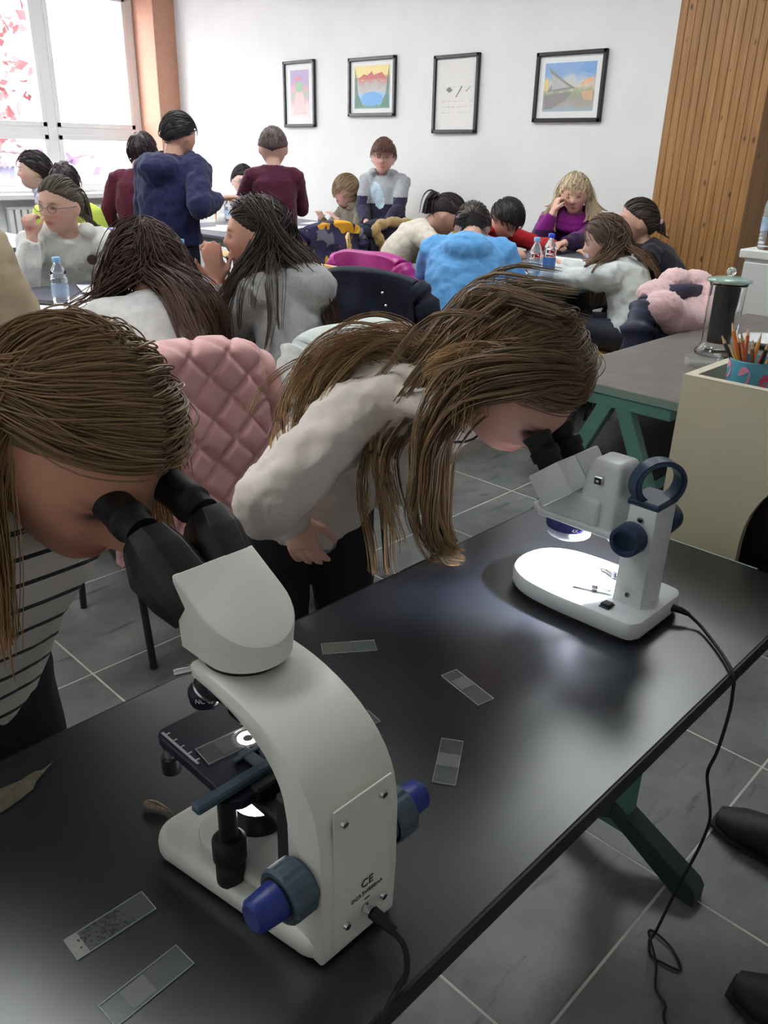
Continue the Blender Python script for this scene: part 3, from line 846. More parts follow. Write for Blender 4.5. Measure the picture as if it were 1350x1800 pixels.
paper(1.50, 3.02, Z, 20, 'white sheet right of the bottle beside the girl in glasses', curl=0.004)
paper(1.32, 3.15, Z, -40, 'white sheet at the left edge by the khaki jacket')
paper(1.66, 3.14, Z, 50, 'white sheet beyond the head of the girl seen from behind', curl=0.006)
paper(2.14, 3.02, Z, 30, 'white sheet in front of the raised hands', curl=0.004)
paper(1.98, 2.72, Z, 75, 'white sheet left of the grey hooded girl', curl=0.003)
paper(3.75, 5.35, Z, 10, 'white sheet below the pointing hand of the navy boy')
paper(3.98, 5.45, Z, 60, 'white sheet beside the boys bottle')
paper(4.45, 5.10, Z, 70, 'white sheet right of the standing maroon boy', curl=0.003)
paper(4.72, 5.30, Z, 20, 'white sheet in front of the fair haired boy')
paper(3.80, 2.95, Z, 80, 'white sheet under the writing boy in red', curl=0.005)
paper(3.60, 2.62, Z, 55, 'white sheet in front of the blue hooded boy', curl=0.01)
paper(4.0, 2.52, Z, 60, 'white sheet between bottles and woman', curl=0.006)
paper(4.45, 2.75, Z, 15, 'white sheet before the woman in purple', curl=0.006)
paper(3.45, 2.42, Z, 70, 'grey printed sheet at the table corner by the bottles', m_=M_paperg, curl=0.008)
paper(3.46, 2.42, 0.583, 75, 'white sheet on the shelf under the table corner')
ph = empty('phone', (1.42, 3.25, 0.7605), 0.6, 'dark phone lying by the elbow of the girl in glasses', 'phone')
MB().box((0, 0, 0.004), (0.07, 0.145, 0.008), 0.003, 2).build('case', M_black, ph)
MB().boxab((-0.032, -0.068, 0.0079), (0.032, 0.068, 0.0084)).build('screen', mat('dark_screen', (0.02, 0.02, 0.03), 0.1, noise=0.05), ph)
for i, (x, y, rz, lab) in enumerate(((3.66, 5.02, 0.9, 'dark pen on the boys table below the pointing hand'), (4.62, 4.92, 0.2, 'dark pen lying on the boys table near its right edge'), (1.95, 3.15, 0.5, 'dark pen lying near the two bottles'))):
    pn = empty('pen', (x, y, 0.7655), rz, lab, 'pen', 'pens on the tables')
    MB().loft([(0, 0, 0), (0.12, 0, 0)], [0.005, 0.005], n=8).build('barrel', M_black, pn)
    MB().loft([(0.12, 0, 0), (0.135, 0, 0)], [0.004, 0.001], n=8).build('tip', M_tube, pn)
# ------------------------------------------------------------------ compound microscope (local frame: y towards the user)
M_sw = mat('white_enamel', s2l(226, 224, 216), 0.38, noise=0.02, nscale=8, bump=0.03, bscale=500)
M_sblk = mat('black_enamel', s2l(24, 26, 30), 0.38, noise=0.15, nscale=30, bump=0.05, bscale=400)
M_snavy = mat('navy_black_stage', s2l(26, 26, 46), 0.3, noise=0.1, nscale=30)
M_slate = mat('slate_plastic', s2l(66, 84, 98), 0.4, noise=0.06, nscale=40)
M_blue = mat('blue_plastic', s2l(30, 48, 124), 0.4, noise=0.06, nscale=40)
M_chrome = mat('chrome', (0.75, 0.75, 0.77), 0.18, metal=1.0, noise=0.02)
M_rubber = mat('black_rubber', s2l(18, 18, 20), 0.6, noise=0.2, nscale=60)
M_led = mat('lamp_lens', (1, 1, 1), 0.3, noise=0.001, emit=(1.0, 0.98, 0.95), estr=9.0)
M_glassslide = mat('slide_glass', (0.5, 0.54, 0.55), 0.26, noise=0.02, alpha=0.10, spec=0.8)

m1 = empty('compound_microscope', (0.358, 0.36, 0.73), 0, 'white compound microscope with black binocular head and blue focus knob', 'microscope')
# base: tapered plan with rounded corners
def tapered_plan(hw0, hw1, y0, y1, r, n=6):
    pts = []
    cs = [(hw0 - r, y0 + r, -PI / 2, 1), (hw1 - r, y1 - r, 0, 1), (-hw1 + r, y1 - r, PI / 2, 1), (-hw0 + r, y0 + r, PI, 1)]
    for cx, cy, a0, _ in cs:
        for k in range(n + 1):
            a = a0 + PI / 2 * k / n
            pts.append((cx + r * math.cos(a), cy + r * math.sin(a)))
    return pts
b_ = MB().prism(tapered_plan(0.052, 0.078, -0.004, 0.215, 0.028), 0.003, 0.026, bev=0.008, seg=3).build('base', M_sw, m1, auto=50)
MB().prism(tapered_plan(0.046, 0.072, 0.002, 0.209, 0.026), 0.0, 0.004).build('rubber_foot', M_rubber, b_)
MB().prism(tapered_plan(0.045, 0.052, 0.035, 0.185, 0.03), 0.022, 0.036, bev=0.008, seg=3).build('lamp_platform', M_sw, b_, auto=50)
# arm profile (y,z): back outline up, top, then inner outline down
outer = [(-0.002, 0.004), (-0.004, 0.06), (-0.003, 0.13)]
outer += [tuple(p) for p in catmull([(-0.003, 0.13), (0.004, 0.163), (0.022, 0.190), (0.052, 0.211), (0.09, 0.2235), (0.125, 0.228), (0.165, 0.228)], 16)[1:]]
inner = [(0.168, 0.222), (0.165, 0.214)]
inner += [tuple(p) for p in catmull([(0.165, 0.214), (0.13, 0.211), (0.095, 0.203), (0.065, 0.188), (0.046, 0.165), (0.039, 0.135)], 14)[1:]]
inner += [(0.038, 0.07), (0.038, 0.004)]
MB().prism(outer + inner, -0.045, 0.045, axis='x', bev=0.0035, seg=2).build('arm', M_sw, m1, auto=35)
# back plate, screws, lettering, socket
bp = MB().boxab((-0.032, -0.0047, 0.010), (0.033, -0.003, 0.168), 0.0004, 1).build('back_plate', M_sw, m1)
for x, z in ((0.022, 0.153), (-0.022, 0.151), (0.026, 0.034), (-0.018, 0.034)):
    s = MB().cyl((x, -0.0050, z), (x, -0.0078, z), 0.0038, 0.0030, n=14).build('screw', M_chrome, bp)
    MB().boxab((x - 0.0028, -0.0082, z - 0.0005), (x + 0.0028, -0.0077, z + 0.0005)).build('slot', M_black, s)
TM = lambda x, z, r=0.0: Matrix.Translation((x, -0.0054, z)) @ Matrix.Rotation(PI / 2, 4, 'X')
M_ink = mat('black_print', (0.03, 0.03, 0.03), 0.6, noise=0.05)
text_mesh('ce_mark', 'CE', 0.012, M_ink, bp, TM(0.006, 0.063), 0.0002)
text_mesh('voltage_print', 'DC3.3V/500mA', 0.0058, M_ink, bp, TM(0.006, 0.054), 0.0002)
MB().boxab((0.003, -0.0057, 0.0475), (0.009, -0.0051, 0.0482)).build('polarity_line', M_ink, bp)
MB().cyl((0.006, -0.006, 0.036), (0.006, -0.013, 0.036), 0.0065, 0.006, n=18).build('power_socket', M_chrome, bp)
# focus block and knobs
fb = MB().boxab((-0.040, 0.036, 0.030), (0.040, 0.060, 0.150), 0.003, 1).build('focus_block', M_sblk, m1)
for s in (-1, 1):
    k = MB()
    k.cyl((s * 0.044, 0.018, 0.09), (s * 0.048, 0.018, 0.09), 0.020, n=28)
    n = 40
    prof = [(0.0475, 0.0225), (0.0500, 0.0245), (0.0690, 0.0245), (0.0715, 0.0225), (0.0718, 0.0)]
    vs, fs = [], []
    for px_, r in prof:
        for q in range(n):
            rr = r * (0.965 if (q % 4 < 1 and r > 0.0235) else 1.0)
            a = 2 * PI * q / n
            vs.append((s * px_, 0.018 + rr * math.cos(a), 0.09 + rr * math.sin(a)))
    for i in range(len(prof) - 1):
        for q in range(n):
            fs.append((i * n + q, i * n + (q + 1) % n, (i + 1) * n + (q + 1) % n, (i + 1) * n + q))
    k.add(vs, fs, False)
    kn = k.build('coarse_knob', M_slate, m1)
    MB().cyl((s * 0.0718, 0.018, 0.09), (s * 0.0725, 0.018, 0.09), 0.019, n=28).build('collar', M_sblk, kn)
    MB().loft([(s * 0.072, 0.018, 0.09), (s * 0.095, 0.018, 0.09), (s * 0.0985, 0.018, 0.09)], [0.0165, 0.0145, 0.011], n=26).build('fine_knob', M_blue, kn)
# lamp
lm = MB().lathe([(0.030, 0.034), (0.030, 0.040), (0.027, 0.044), (0.027, 0.057), (0.0245, 0.057), (0.0245, 0.050)], c=(0.006, 0.146, 0), n=32, cap=False).build('lamp_housing', M_sblk, m1)
MB().lathe([(0.0245, 0.050), (0.022, 0.0545), (0.012, 0.0575), (0.001, 0.0585)], c=(0.006, 0.146, 0), n=28).build('lamp_lens', M_led, lm)
# stage
st = MB().prism(rrect(0.112, 0.132, 0.010, 4, 0.006, 0.166), 0.106, 0.117, bev=0.001, seg=1).build('stage', M_snavy, m1)
MB().boxab((-0.03, 0.05, 0.098), (0.03, 0.12, 0.107), 0.002, 1).build('stage_bracket', M_sblk, st)
MB().boxab((-0.046, 0.165, 0.1170), (-0.0435, 0.226, 0.1178)).build('scale_strip', mat('pale_scale', s2l(190, 196, 200), 0.4, noise=0.02), st)
for q in range(5):
    MB().boxab((-0.0435, 0.170 + q * 0.0125, 0.1170), (-0.0395, 0.1715 + q * 0.0125, 0.1176)).build('scale_tick', MATS['pale_scale'], st)
MB().lathe([(0.016, 0.1165), (0.0155, 0.1175), (0.0125, 0.1172)], c=(0.010, 0.163, 0), n=26, cap=False).build('aperture_rim', M_chrome, st)
MB().lathe([(0.001, 0.1169), (0.0105, 0.11715)], c=(0.010, 0.163, 0), n=26, cap=False).build('lit_aperture', M_led, st)
cd = MB().lathe([(0.012, 0.090), (0.017, 0.093), (0.017, 0.106), (0.012, 0.106)], c=(0.006, 0.164, 0), n=24).build('condenser', M_sblk, m1)
bar = MB().boxab((-0.082, 0.109, 0.1175), (0.040, 0.121, 0.1265), 0.002, 1).build('slide_carrier_bar', M_slate, m1)
MB().boxab((-0.012, 0.121, 0.1178), (0.0, 0.150, 0.121), 0.001, 1).boxab((-0.020, 0.140, 0.118), (0.008, 0.146, 0.1215), 0.001, 1).build('carrier_arm', M_slate, bar)
MB().boxab((-0.030, 0.096, 0.108), (0.035, 0.109, 0.121), 0.002, 1).build('rack_block', M_sblk, bar)
kd = MB().cyl((-0.052, 0.112, 0.118), (-0.052, 0.112, 0.058), 0.0085, n=18).build('drop_shaft', M_sblk, m1)
MB().lathe([(0.012, 0.046), (0.0155, 0.05), (0.0155, 0.070), (0.012, 0.073)], c=(-0.052, 0.112, 0), n=26).lathe([(0.011, 0.020), (0.0135, 0.023), (0.0135, 0.045), (0.011, 0.046)], c=(-0.052, 0.112, 0), n=26).build('stage_knob', M_rubber, kd)
kd2 = MB().cyl((-0.044, 0.215, 0.107), (-0.044, 0.215, 0.095), 0.007, n=16).build('stop_screw', M_chrome, m1)
MB().cyl((-0.044, 0.215, 0.095), (-0.044, 0.215, 0.078), 0.0095, n=16).build('screw_head', M_sblk, kd2)
# turret and objectives
tu = MB().loft([(0, 0.152, 0.226), (0, 0.152, 0.212)], [0.036, 0.036], n=30).loft([(0, 0.153, 0.212), (0, 0.156, 0.188)], [0.0355, 0.030], n=30).build('turret', M_snavy, m1)
MB().loft([(0, 0.1532, 0.2085), (0, 0.1537, 0.2055)], [0.0368, 0.0362], n=30).build('turret_ring', M_chrome, tu)
for (dx, dy, ln, nm) in ((0.010, 0.010, 0.055, 'NC 4x'), (-0.022, 0.036, 0.034, 'NC 40'), (0.036, 0.02, 0.036, 'NC 10')):
    p0 = Vector((dx * 0.5, 0.156 + dy * 0.5, 0.194)); p1 = p0 + Vector((dx * 0.55, dy * 0.5, -ln))
    d_ = (p1 - p0)
    ob = MB().loft([p0, p0 + d_ * 0.3, p0 + d_ * 0.32, p0 + d_ * 0.75, p1], [0.014, 0.014, 0.0165, 0.016, 0.009], n=22).build('objective', M_snavy, tu)
    MB().loft([p0 + d_ * 0.40, p0 + d_ * 0.46], [0.0168, 0.0168], n=22).build('colour_ring', M_chrome, ob)
    if nm == 'NC 40':
        mid = p0 + d_ * 0.62
        text_mesh('objective_print', nm, 0.006, mat('white_print', (0.8, 0.8, 0.8), 0.5, noise=0.02), ob, Matrix.Translation(mid + Vector((-0.0108, -0.0132, 0))) @ Matrix.Rotation(math.radians(-42), 4, 'Z') @ Matrix.Rotation(math.radians(72), 4, 'X'), 0.0002)
# head: ring, white D shaped housing, black binocular body, eyepieces
MB().lathe([(0.037, 0.228), (0.0375, 0.2345), (0.033, 0.236)], c=(0, 0.146, 0), n=36).build('head_ring', M_rubber, m1)
MB().loft([(-0.030, 0.158, 0.2225), (-0.042, 0.166, 0.2205)], [0.0024, 0.0024], n=10).loft([(-0.041, 0.1653, 0.2205), (-0.055, 0.1745, 0.218)], [0.0042, 0.0042], n=14).build('lock_screw', M_chrome, m1)
dplan = [(0.042 * math.cos(PI + PI * k / 20), 0.142 + 0.042 * math.sin(PI + PI * k / 20)) for k in range(21)] + [(0.042, 0.186), (-0.042, 0.186)]
hb = bmesh.new()
ztop = lambda y: 0.258 + (y - 0.10) * 0.56
lo = [hb.verts.new((x * 0.95, 0.142 + (y - 0.142) * 0.93, 0.2345)) for x, y in dplan]
hi = [hb.verts.new((x, y, ztop(y))) for x, y in dplan]
hb.faces.new(lo); tf = hb.faces.new(hi)
for i in range(len(dplan)):
    j = (i + 1) % len(dplan)
    hb.faces.new((lo[i], lo[j], hi[j], hi[i]))
bmesh.ops.recalc_face_normals(hb, faces=hb.faces[:])
bmesh.ops.bevel(hb, geom=tf.edges[:], offset=0.003, segments=2, profile=0.5, affect='EDGES')
hd = MB().bm(hb).build('head_housing', M_sw, m1, auto=22)
# binocular body: two slabs side by side leaning towards the user
ax = Vector((0, 0.80, 0.60)).normalized(); up = Vector((0, -0.60, 0.80))
def binoc(sx):
    c0 = Vector((sx * 0.020, 0.178, 0.268))
    mb = MB()
    sec = [(-0.019, -0.030), (0.019, -0.030), (0.0235, -0.012), (0.0235, 0.012), (0.012, 0.024), (-0.012, 0.024), (-0.0235, 0.012), (-0.0235, -0.012)]
    st_ = [(0.0, 0.95, 1.0), (0.026, 1.06, 1.22), (0.058, 1.06, 1.36), (0.082, 0.84, 0.95)]
    vs, fs = [], []
    for d_, sc_, of in st_:
        for a, b2 in sec:
            p = c0 + ax * d_ + Vector((a * sc_ + sx * 0.14 * d_, 0, 0)) + up * (b2 * sc_ * (of if b2 < -0.02 else 1.0))
            vs.append(p)
    n = 8
    for i in range(len(st_) - 1):
        for k in range(n):
            fs.append((i * n + k, i * n + (k + 1) % n, (i + 1) * n + (k + 1) % n, (i + 1) * n + k))
    fs += [tuple(range(n))[::-1], tuple(range(3 * n, 4 * n))]
    mb.add(vs, fs, False)
    b2 = bmesh.new(); me = mb.mesh(); b2.from_mesh(me)
    bmesh.ops.recalc_face_normals(b2, faces=b2.faces[:])
    bmesh.ops.bevel(b2, geom=b2.edges[:], offset=0.0014, segments=2, profile=0.5, affect='EDGES')
    return MB().bm(b2).build('prism_housing', M_sblk, m1, auto=24)
for sx in (-1, 1):
    ph_ = binoc(sx)
    e0 = Vector((sx * 0.032, 0.178, 0.268)) + ax * 0.084
    ee = Vector((sx * 0.031, 0.302, 0.330))
    d_ = (ee - e0)
    ep = MB().loft([e0, e0 + d_ * 0.28, e0 + d_ * 0.30, e0 + d_ * 0.52, e0 + d_ * 0.54, e0 + d_ * 0.9, e0 + d_ * 1.0], [0.0165, 0.0165, 0.0192, 0.0192, 0.0180, 0.0180, 0.0188], n=30).build('eyepiece', M_rubber, ph_)
    MB().loft([e0 + d_ * 1.0, e0 + d_ * 1.004], [0.0125, 0.0125], n=24).build('eye_lens', mat('eye_lens', (0.02, 0.02, 0.04), 0.05, noise=0.05), ph_)
# mains lead of the compound microscope
def cable(name, pts, r, m_, n=90, parent=None, label=None, cat=None):
    P = catmull(pts, n)
    o = MB().loft([tuple(p) for p in P], [r] * n, n=8).build(name, m_, parent)
    return tag(o, label, cat)
c1 = empty('power_cable', (0.364, 0.347, 0.766), 0, 'black power lead plugged into the back of the compound microscope', 'cable')
W2 = lambda x, y, z: (x - 0.364, y - 0.347, z - 0.766)
MB().loft([W2(0.364, 0.3475, 0.766), W2(0.366, 0.338, 0.763), W2(0.369, 0.326, 0.757)], [0.0058, 0.0058, 0.0042], n=16).build('plug', M_rubber, c1)
cable('lead', [W2(0.368, 0.328, 0.758), W2(0.370, 0.315, 0.748), W2(0.362, 0.304, 0.7345), W2(0.345, 0.299, 0.7338), W2(0.322, 0.291, 0.7325), W2(0.312, 0.284, 0.69), W2(0.312, 0.28, 0.5), W2(0.33, 0.27, 0.2), W2(0.36, 0.25, 0.006), W2(0.5, 0.15, 0.004)], 0.0026, M_rubber, 120, c1)

# ------------------------------------------------------------------ stereo microscope
M_navy = mat('navy_plastic', s2l(44, 62, 88), 0.35, noise=0.06, nscale=40)
M_obj = mat('violet_black_ring', s2l(40, 40, 92), 0.3, noise=0.06)
M_sw2 = mat('cool_white_enamel', s2l(232, 236, 236), 0.4, noise=0.02, nscale=8)
m2 = empty('stereo_microscope', (1.03, 0.45, 0.73), 0, 'white stereo microscope with navy knobs and lit round stage', 'microscope')
bplan = [tuple(p) for p in catmull([(0.056, -0.031), (0.071, -0.024), (0.077, -0.008), (0.079, 0.05), (0.079, 0.115), (0.071, 0.165), (0.045, 0.201), (0.0, 0.213), (-0.045, 0.201), (-0.071, 0.165), (-0.079, 0.115), (-0.079, 0.05), (-0.077, -0.008), (-0.071, -0.024), (-0.056, -0.031)], 44)]
b2_ = MB().prism(bplan, 0.005, 0.035, bev=0.007, seg=2).build('base', M_sw2, m2, auto=24)
MB().prism([(x * 0.97, 0.09 + (y - 0.09) * 0.97) for x, y in bplan], 0.0, 0.006).build('rubber_foot', M_rubber, b2_)
MB().lathe([(0.046, 0.0348), (0.0455, 0.0362), (0.001, 0.0362)], c=(0, 0.13, 0), n=40).build('stage_plate', mat('frosted_white_plate', (0.88, 0.88, 0.9), 0.5, noise=0.01, emit=(0.93, 0.92, 1.0), estr=8.0), m2)
ds = MB().lathe([(0.022, 0.0364), (0.0225, 0.040), (0.021, 0.040), (0.0205, 0.0372), (0.001, 0.0372)], c=(0.004, 0.112, 0), n=30).build('petri_dish', M_glassslide, m2)
MB().ball((0.006, 0.112, 0.039), (0.008, 0.003, 0.0012), 10, 6).ball((-0.006, 0.116, 0.0388), (0.003, 0.002, 0.001), 8, 5).build('specimen', mat('grey_specimen', s2l(120, 110, 120), 0.7, noise=0.3, nscale=200), ds)
# column with slanted front
MB().prism([(-0.012, 0.033), (-0.012, 0.190), (0.018, 0.196), (0.030, 0.190), (0.034, 0.033)], -0.030, 0.030, axis='x', bev=0.003, seg=2).build('column', M_sw2, m2, auto=35)
for x_, z_ in ((-0.0305, 0.172), (-0.0305, 0.052)):
    MB().cyl((x_, 0.010, z_), (x_ - 0.0015, 0.010, z_), 0.0042, n=14).build('screw', M_chrome, m2)
cp = MB().boxab((-0.031, -0.014, 0.189), (0.031, 0.034, 0.199), 0.003, 2).build('column_cap', M_navy, m2)
# carrying loop
lp = MB()
n = 40
ov = [(0.039 * math.cos(2 * PI * k / n), 0.219 + 0.036 * math.sin(2 * PI * k / n)) for k in range(n)]
iv = [(0.0295 * math.cos(2 * PI * k / n), 0.221 + 0.0265 * math.sin(2 * PI * k / n)) for k in range(n)]
vs = []
for y in (-0.013, 0.013):
    vs += [(a, y, b3) for a, b3 in ov] + [(a, y, b3) for a, b3 in iv]
fs = []
for k in range(n):
    k2 = (k + 1) % n
    fs += [(k, k2, n + k2, n + k), (2 * n + k, 3 * n + k, 3 * n + k2, 2 * n + k2), (k, 2 * n + k, 2 * n + k2, k2), (n + k, n + k2, 3 * n + k2, 3 * n + k)]
Rl = Matrix.Translation((0, 0.008, 0)) @ Matrix.Rotation(math.radians(-34), 4, 'Z')
lp.add(vs, fs, False, Rl)
bm_ = bmesh.new(); bm_.from_mesh(lp.mesh())
bmesh.ops.recalc_face_normals(bm_, faces=bm_.faces[:])
bmesh.ops.bevel(bm_, geom=[e for e in bm_.edges if len(e.link_faces) == 2 and e.calc_face_angle(0) > 1.0], offset=0.0025, segments=2, affect='EDGES')
MB().bm(bm_).build('carrying_loop', M_navy, m2, auto=45)
for s in (-1, 1):
    k = MB().loft([(s * 0.030, 0.012, 0.148), (s * 0.044, 0.012, 0.148)], [0.012, 0.012], n=22).build('focus_shaft', M_sblk, m2)
    lt = MB()
    n = 30
    prof = [(0.040, 0.0), (0.040, 0.022), (0.043, 0.0235), (0.066, 0.0225), (0.069, 0.0205), (0.069, 0.0155), (0.058, 0.0145), (0.058, 0.0)]
    vs, fs = [], []
    for px_, r in prof:
        for q in range(n):
            a = 2 * PI * q / n
            vs.append((s * px_, 0.012 + r * math.cos(a), 0.148 + r * math.sin(a)))
    for i in range(len(prof) - 1):
        for q in range(n):
            fs.append((i * n + q, i * n + (q + 1) % n, (i + 1) * n + (q + 1) % n, (i + 1) * n + q))
    lt.add(vs, fs, True)
    lt.build('focus_knob', M_navy, k, auto=40)
# head carrier, head body
MB().boxab((-0.024, 0.028, 0.118), (0.024, 0.060, 0.150), 0.004, 2).build('carrier', M_sw2, m2)
def frustum(lo_r, hi_r, z0, z1, bev=0.006):
    b3 = bmesh.new()
    L_ = [b3.verts.new((x, y, z0)) for x, y in lo_r]; H_ = [b3.verts.new((x, y, z1)) for x, y in hi_r]
    b3.faces.new(L_); b3.faces.new(H_)
    for i in range(len(L_)):
        j = (i + 1) % len(L_)
        b3.faces.new((L_[i], L_[j], H_[j], H_[i]))
    bmesh.ops.recalc_face_normals(b3, faces=b3.faces[:])
    bmesh.ops.bevel(b3, geom=b3.edges[:], offset=bev, segments=3, profile=0.5, affect='EDGES')
    return b3
fplan = lambda hw, y0, y1: [(hw, y0), (hw, y1 - 0.022), (hw * 0.62, y1), (-hw * 0.62, y1), (-hw, y1 - 0.022), (-hw, y0)]
h2 = MB().bm(frustum([(0.037, 0.044), (0.037, 0.116), (-0.037, 0.116), (-0.037, 0.044)], [(0.028, 0.050), (0.028, 0.100), (-0.028, 0.100), (-0.028, 0.050)], 0.136, 0.238, 0.009))
h2.bm(frustum(fplan(0.043, 0.070, 0.184), fplan(0.038, 0.070, 0.168), 0.141, 0.182, 0.007)).bm(frustum(fplan(0.046, 0.042, 0.188), fplan(0.046, 0.042, 0.188), 0.133, 0.142, 0.002))
hd2 = h2.build('head_housing', M_sw2, m2, auto=40)
us = MB().boxab((-0.0345, 0.074, 0.203), (-0.0295, 0.088, 0.216), 0.0015, 1).build('usb_port', M_chrome, hd2)
MB().boxab((-0.0351, 0.076, 0.205), (-0.0341, 0.086, 0.214)).build('port_slot', M_black, us)
MB().boxab((-0.0357, 0.079, 0.208), (-0.0345, 0.083, 0.211)).build('port_tongue', M_paper, us)
MB().cyl((0.0, 0.07, 0.2355), (0.0, 0.07, 0.2368), 0.0018, n=10).build('screw', M_black, hd2)
ob = MB().lathe([(0.036, 0.112), (0.037, 0.137), (0.001, 0.137)], c=(0, 0.136, 0), n=36).build('objective_ring', M_obj, m2)
MB().lathe([(0.024, 0.094), (0.033, 0.099), (0.0345, 0.112), (0.001, 0.112)], c=(0, 0.136, 0), n=36).build('lens_mount', mat('clear_lens_mount', (0.75, 0.78, 0.85), 0.15, noise=0.02), ob)
text_mesh('power_print', '4X', 0.008, MATS['white_print'], ob, Matrix.Translation((-0.0268, 0.1105, 0.115)) @ Matrix.Rotation(math.radians(-46), 4, 'Z') @ Matrix.Rotation(PI / 2, 4, 'X'), 0.0003)
a2 = Vector((0, 0.62, 0.784)).normalized()
for s in (-1, 1):
    c = Vector((s * 0.031, 0.146, 0.190))
    R = Matrix.Translation(c) @ Matrix.Rotation(-math.atan2(0.62, 0.784), 4, 'X') @ Matrix.Rotation(math.radians(s * -6), 4, 'Z')
    bx = MB().box((0, 0, 0.0), (0.056, 0.056, 0.050), 0.003, 2, M=R).build('prism_box', M_sw2, m2, auto=40)
    p0 = c + a2 * 0.024
    tb = MB().loft([p0, p0 + a2 * 0.012, p0 + a2 * 0.013, p0 + a2 * 0.028, p0 + a2 * 0.029, p0 + a2 * 0.040, p0 + a2 * 0.052], [0.019, 0.019, 0.022, 0.022, 0.0195, 0.0195, 0.023], n=28).build('eyepiece', M_rubber, bx)
    rg = MB()
    for t in range(5):
        w = p0 + a2 * (0.0145 + t * 0.003)
        rg.loft([w, w + a2 * 0.0008, w + a2 * 0.0014], [0.0222, 0.0231, 0.0222], n=28, cap=False)
    rg.build('grip_ribs', M_rubber, tb)
# stage clips and switch
for x_, rz in ((-0.030, 0.35), (0.030, -0.35)):
    T = Matrix.Translation((x_, 0.070, 0.036)) @ Matrix.Rotation(rz, 4, 'Z')
    cl = MB().boxab((-0.004, -0.030, 0.004), (0.004, 0.016, 0.0048), 0, M=T).boxab((-0.0045, 0.016, 0.001), (0.0045, 0.026, 0.0018), 0, M=T).build('stage_clip', M_chrome, m2)
    MB().cyl(T @ Vector((0, -0.006, 0.0)), T @ Vector((0, -0.006, 0.010)), 0.0042, n=14).build('clip_screw', M_sblk, cl)
sw = MB().boxab((-0.064, 0.020, 0.0345), (-0.044, 0.036, 0.0375), 0.001, 1).build('switch_bezel', M_black, m2)
MB().prism([(-0.062, 0.0375), (-0.046, 0.0375), (-0.046, 0.0395), (-0.062, 0.0415)], 0.022, 0.034, axis='y').build('rocker', M_black, sw)
MB().cyl((0.034, -0.020, 0.020), (0.040, -0.031, 0.020), 0.007, n=16).build('power_socket', M_black, m2)
# its lamp: LED under the carrier shining on the stage
ld = MB().cyl((0, 0.066, 0.130), (0, 0.075, 0.119), 0.008, n=18).build('lamp_tube', M_sblk, m2)
sd = bpy.data.lights.new('stage_lamp', 'SPOT')
sd.energy = 16.0; sd.spot_size = math.radians(125); sd.spot_blend = 0.5; sd.shadow_soft_size = 0.006; sd.color = (0.93, 0.93, 1.0)
so = bpy.data.objects.new('stage_lamp', sd); link(so, m2)
so.location = (0, 0.078, 0.114)
so.rotation_euler = Vector((0, 0.55, -0.8)).to_track_quat('-Z', 'Y').to_euler()
# its cable over the table edge down to the floor
c2 = empty('power_cable', (1.066, 0.423, 0.75), 0, 'thin black lead of the stereo microscope falling over the table edge', 'cable')
W3 = lambda x, y, z: (x - 1.066, y - 0.423, z - 0.75)
MB().loft([W3(1.068, 0.421, 0.750), W3(1.074, 0.408, 0.748), W3(1.078, 0.396, 0.744)], [0.0055, 0.0052, 0.003], n=14).build('plug', M_rubber, c2)
cable('lead', [W3(*p) for p in ((1.077, 0.398, 0.745), (1.072, 0.375, 0.737), (1.048, 0.345, 0.735), (1.022, 0.318, 0.735), (0.992, 0.291, 0.733), (0.992, 0.2865, 0.706), (1.000, 0.287, 0.667), (0.992, 0.288, 0.606), (0.975, 0.289, 0.577), (1.018, 0.2925, 0.505), (1.075, 0.299, 0.412),
      (1.075, 0.305, 0.347), (1.06, 0.318, 0.262), (1.03, 0.327, 0.175), (1.08, 0.348, 0.10), (1.148, 0.368, 0.006), (1.172, 0.384, 0.004), (1.176, 0.372, 0.006), (1.168, 0.335, 0.004), (1.139, 0.303, 0.004), (1.128, 0.333, 0.004), (1.128, 0.358, 0.004), (1.150, 0.372, 0.012), (1.114, 0.340, 0.009), (1.072, 0.318, 0.004), (1.054, 0.291, 0.004), (1.025, 0.277, 0.004), (0.95, 0.20, 0.004))], 0.0024, M_rubber, 240, c2)

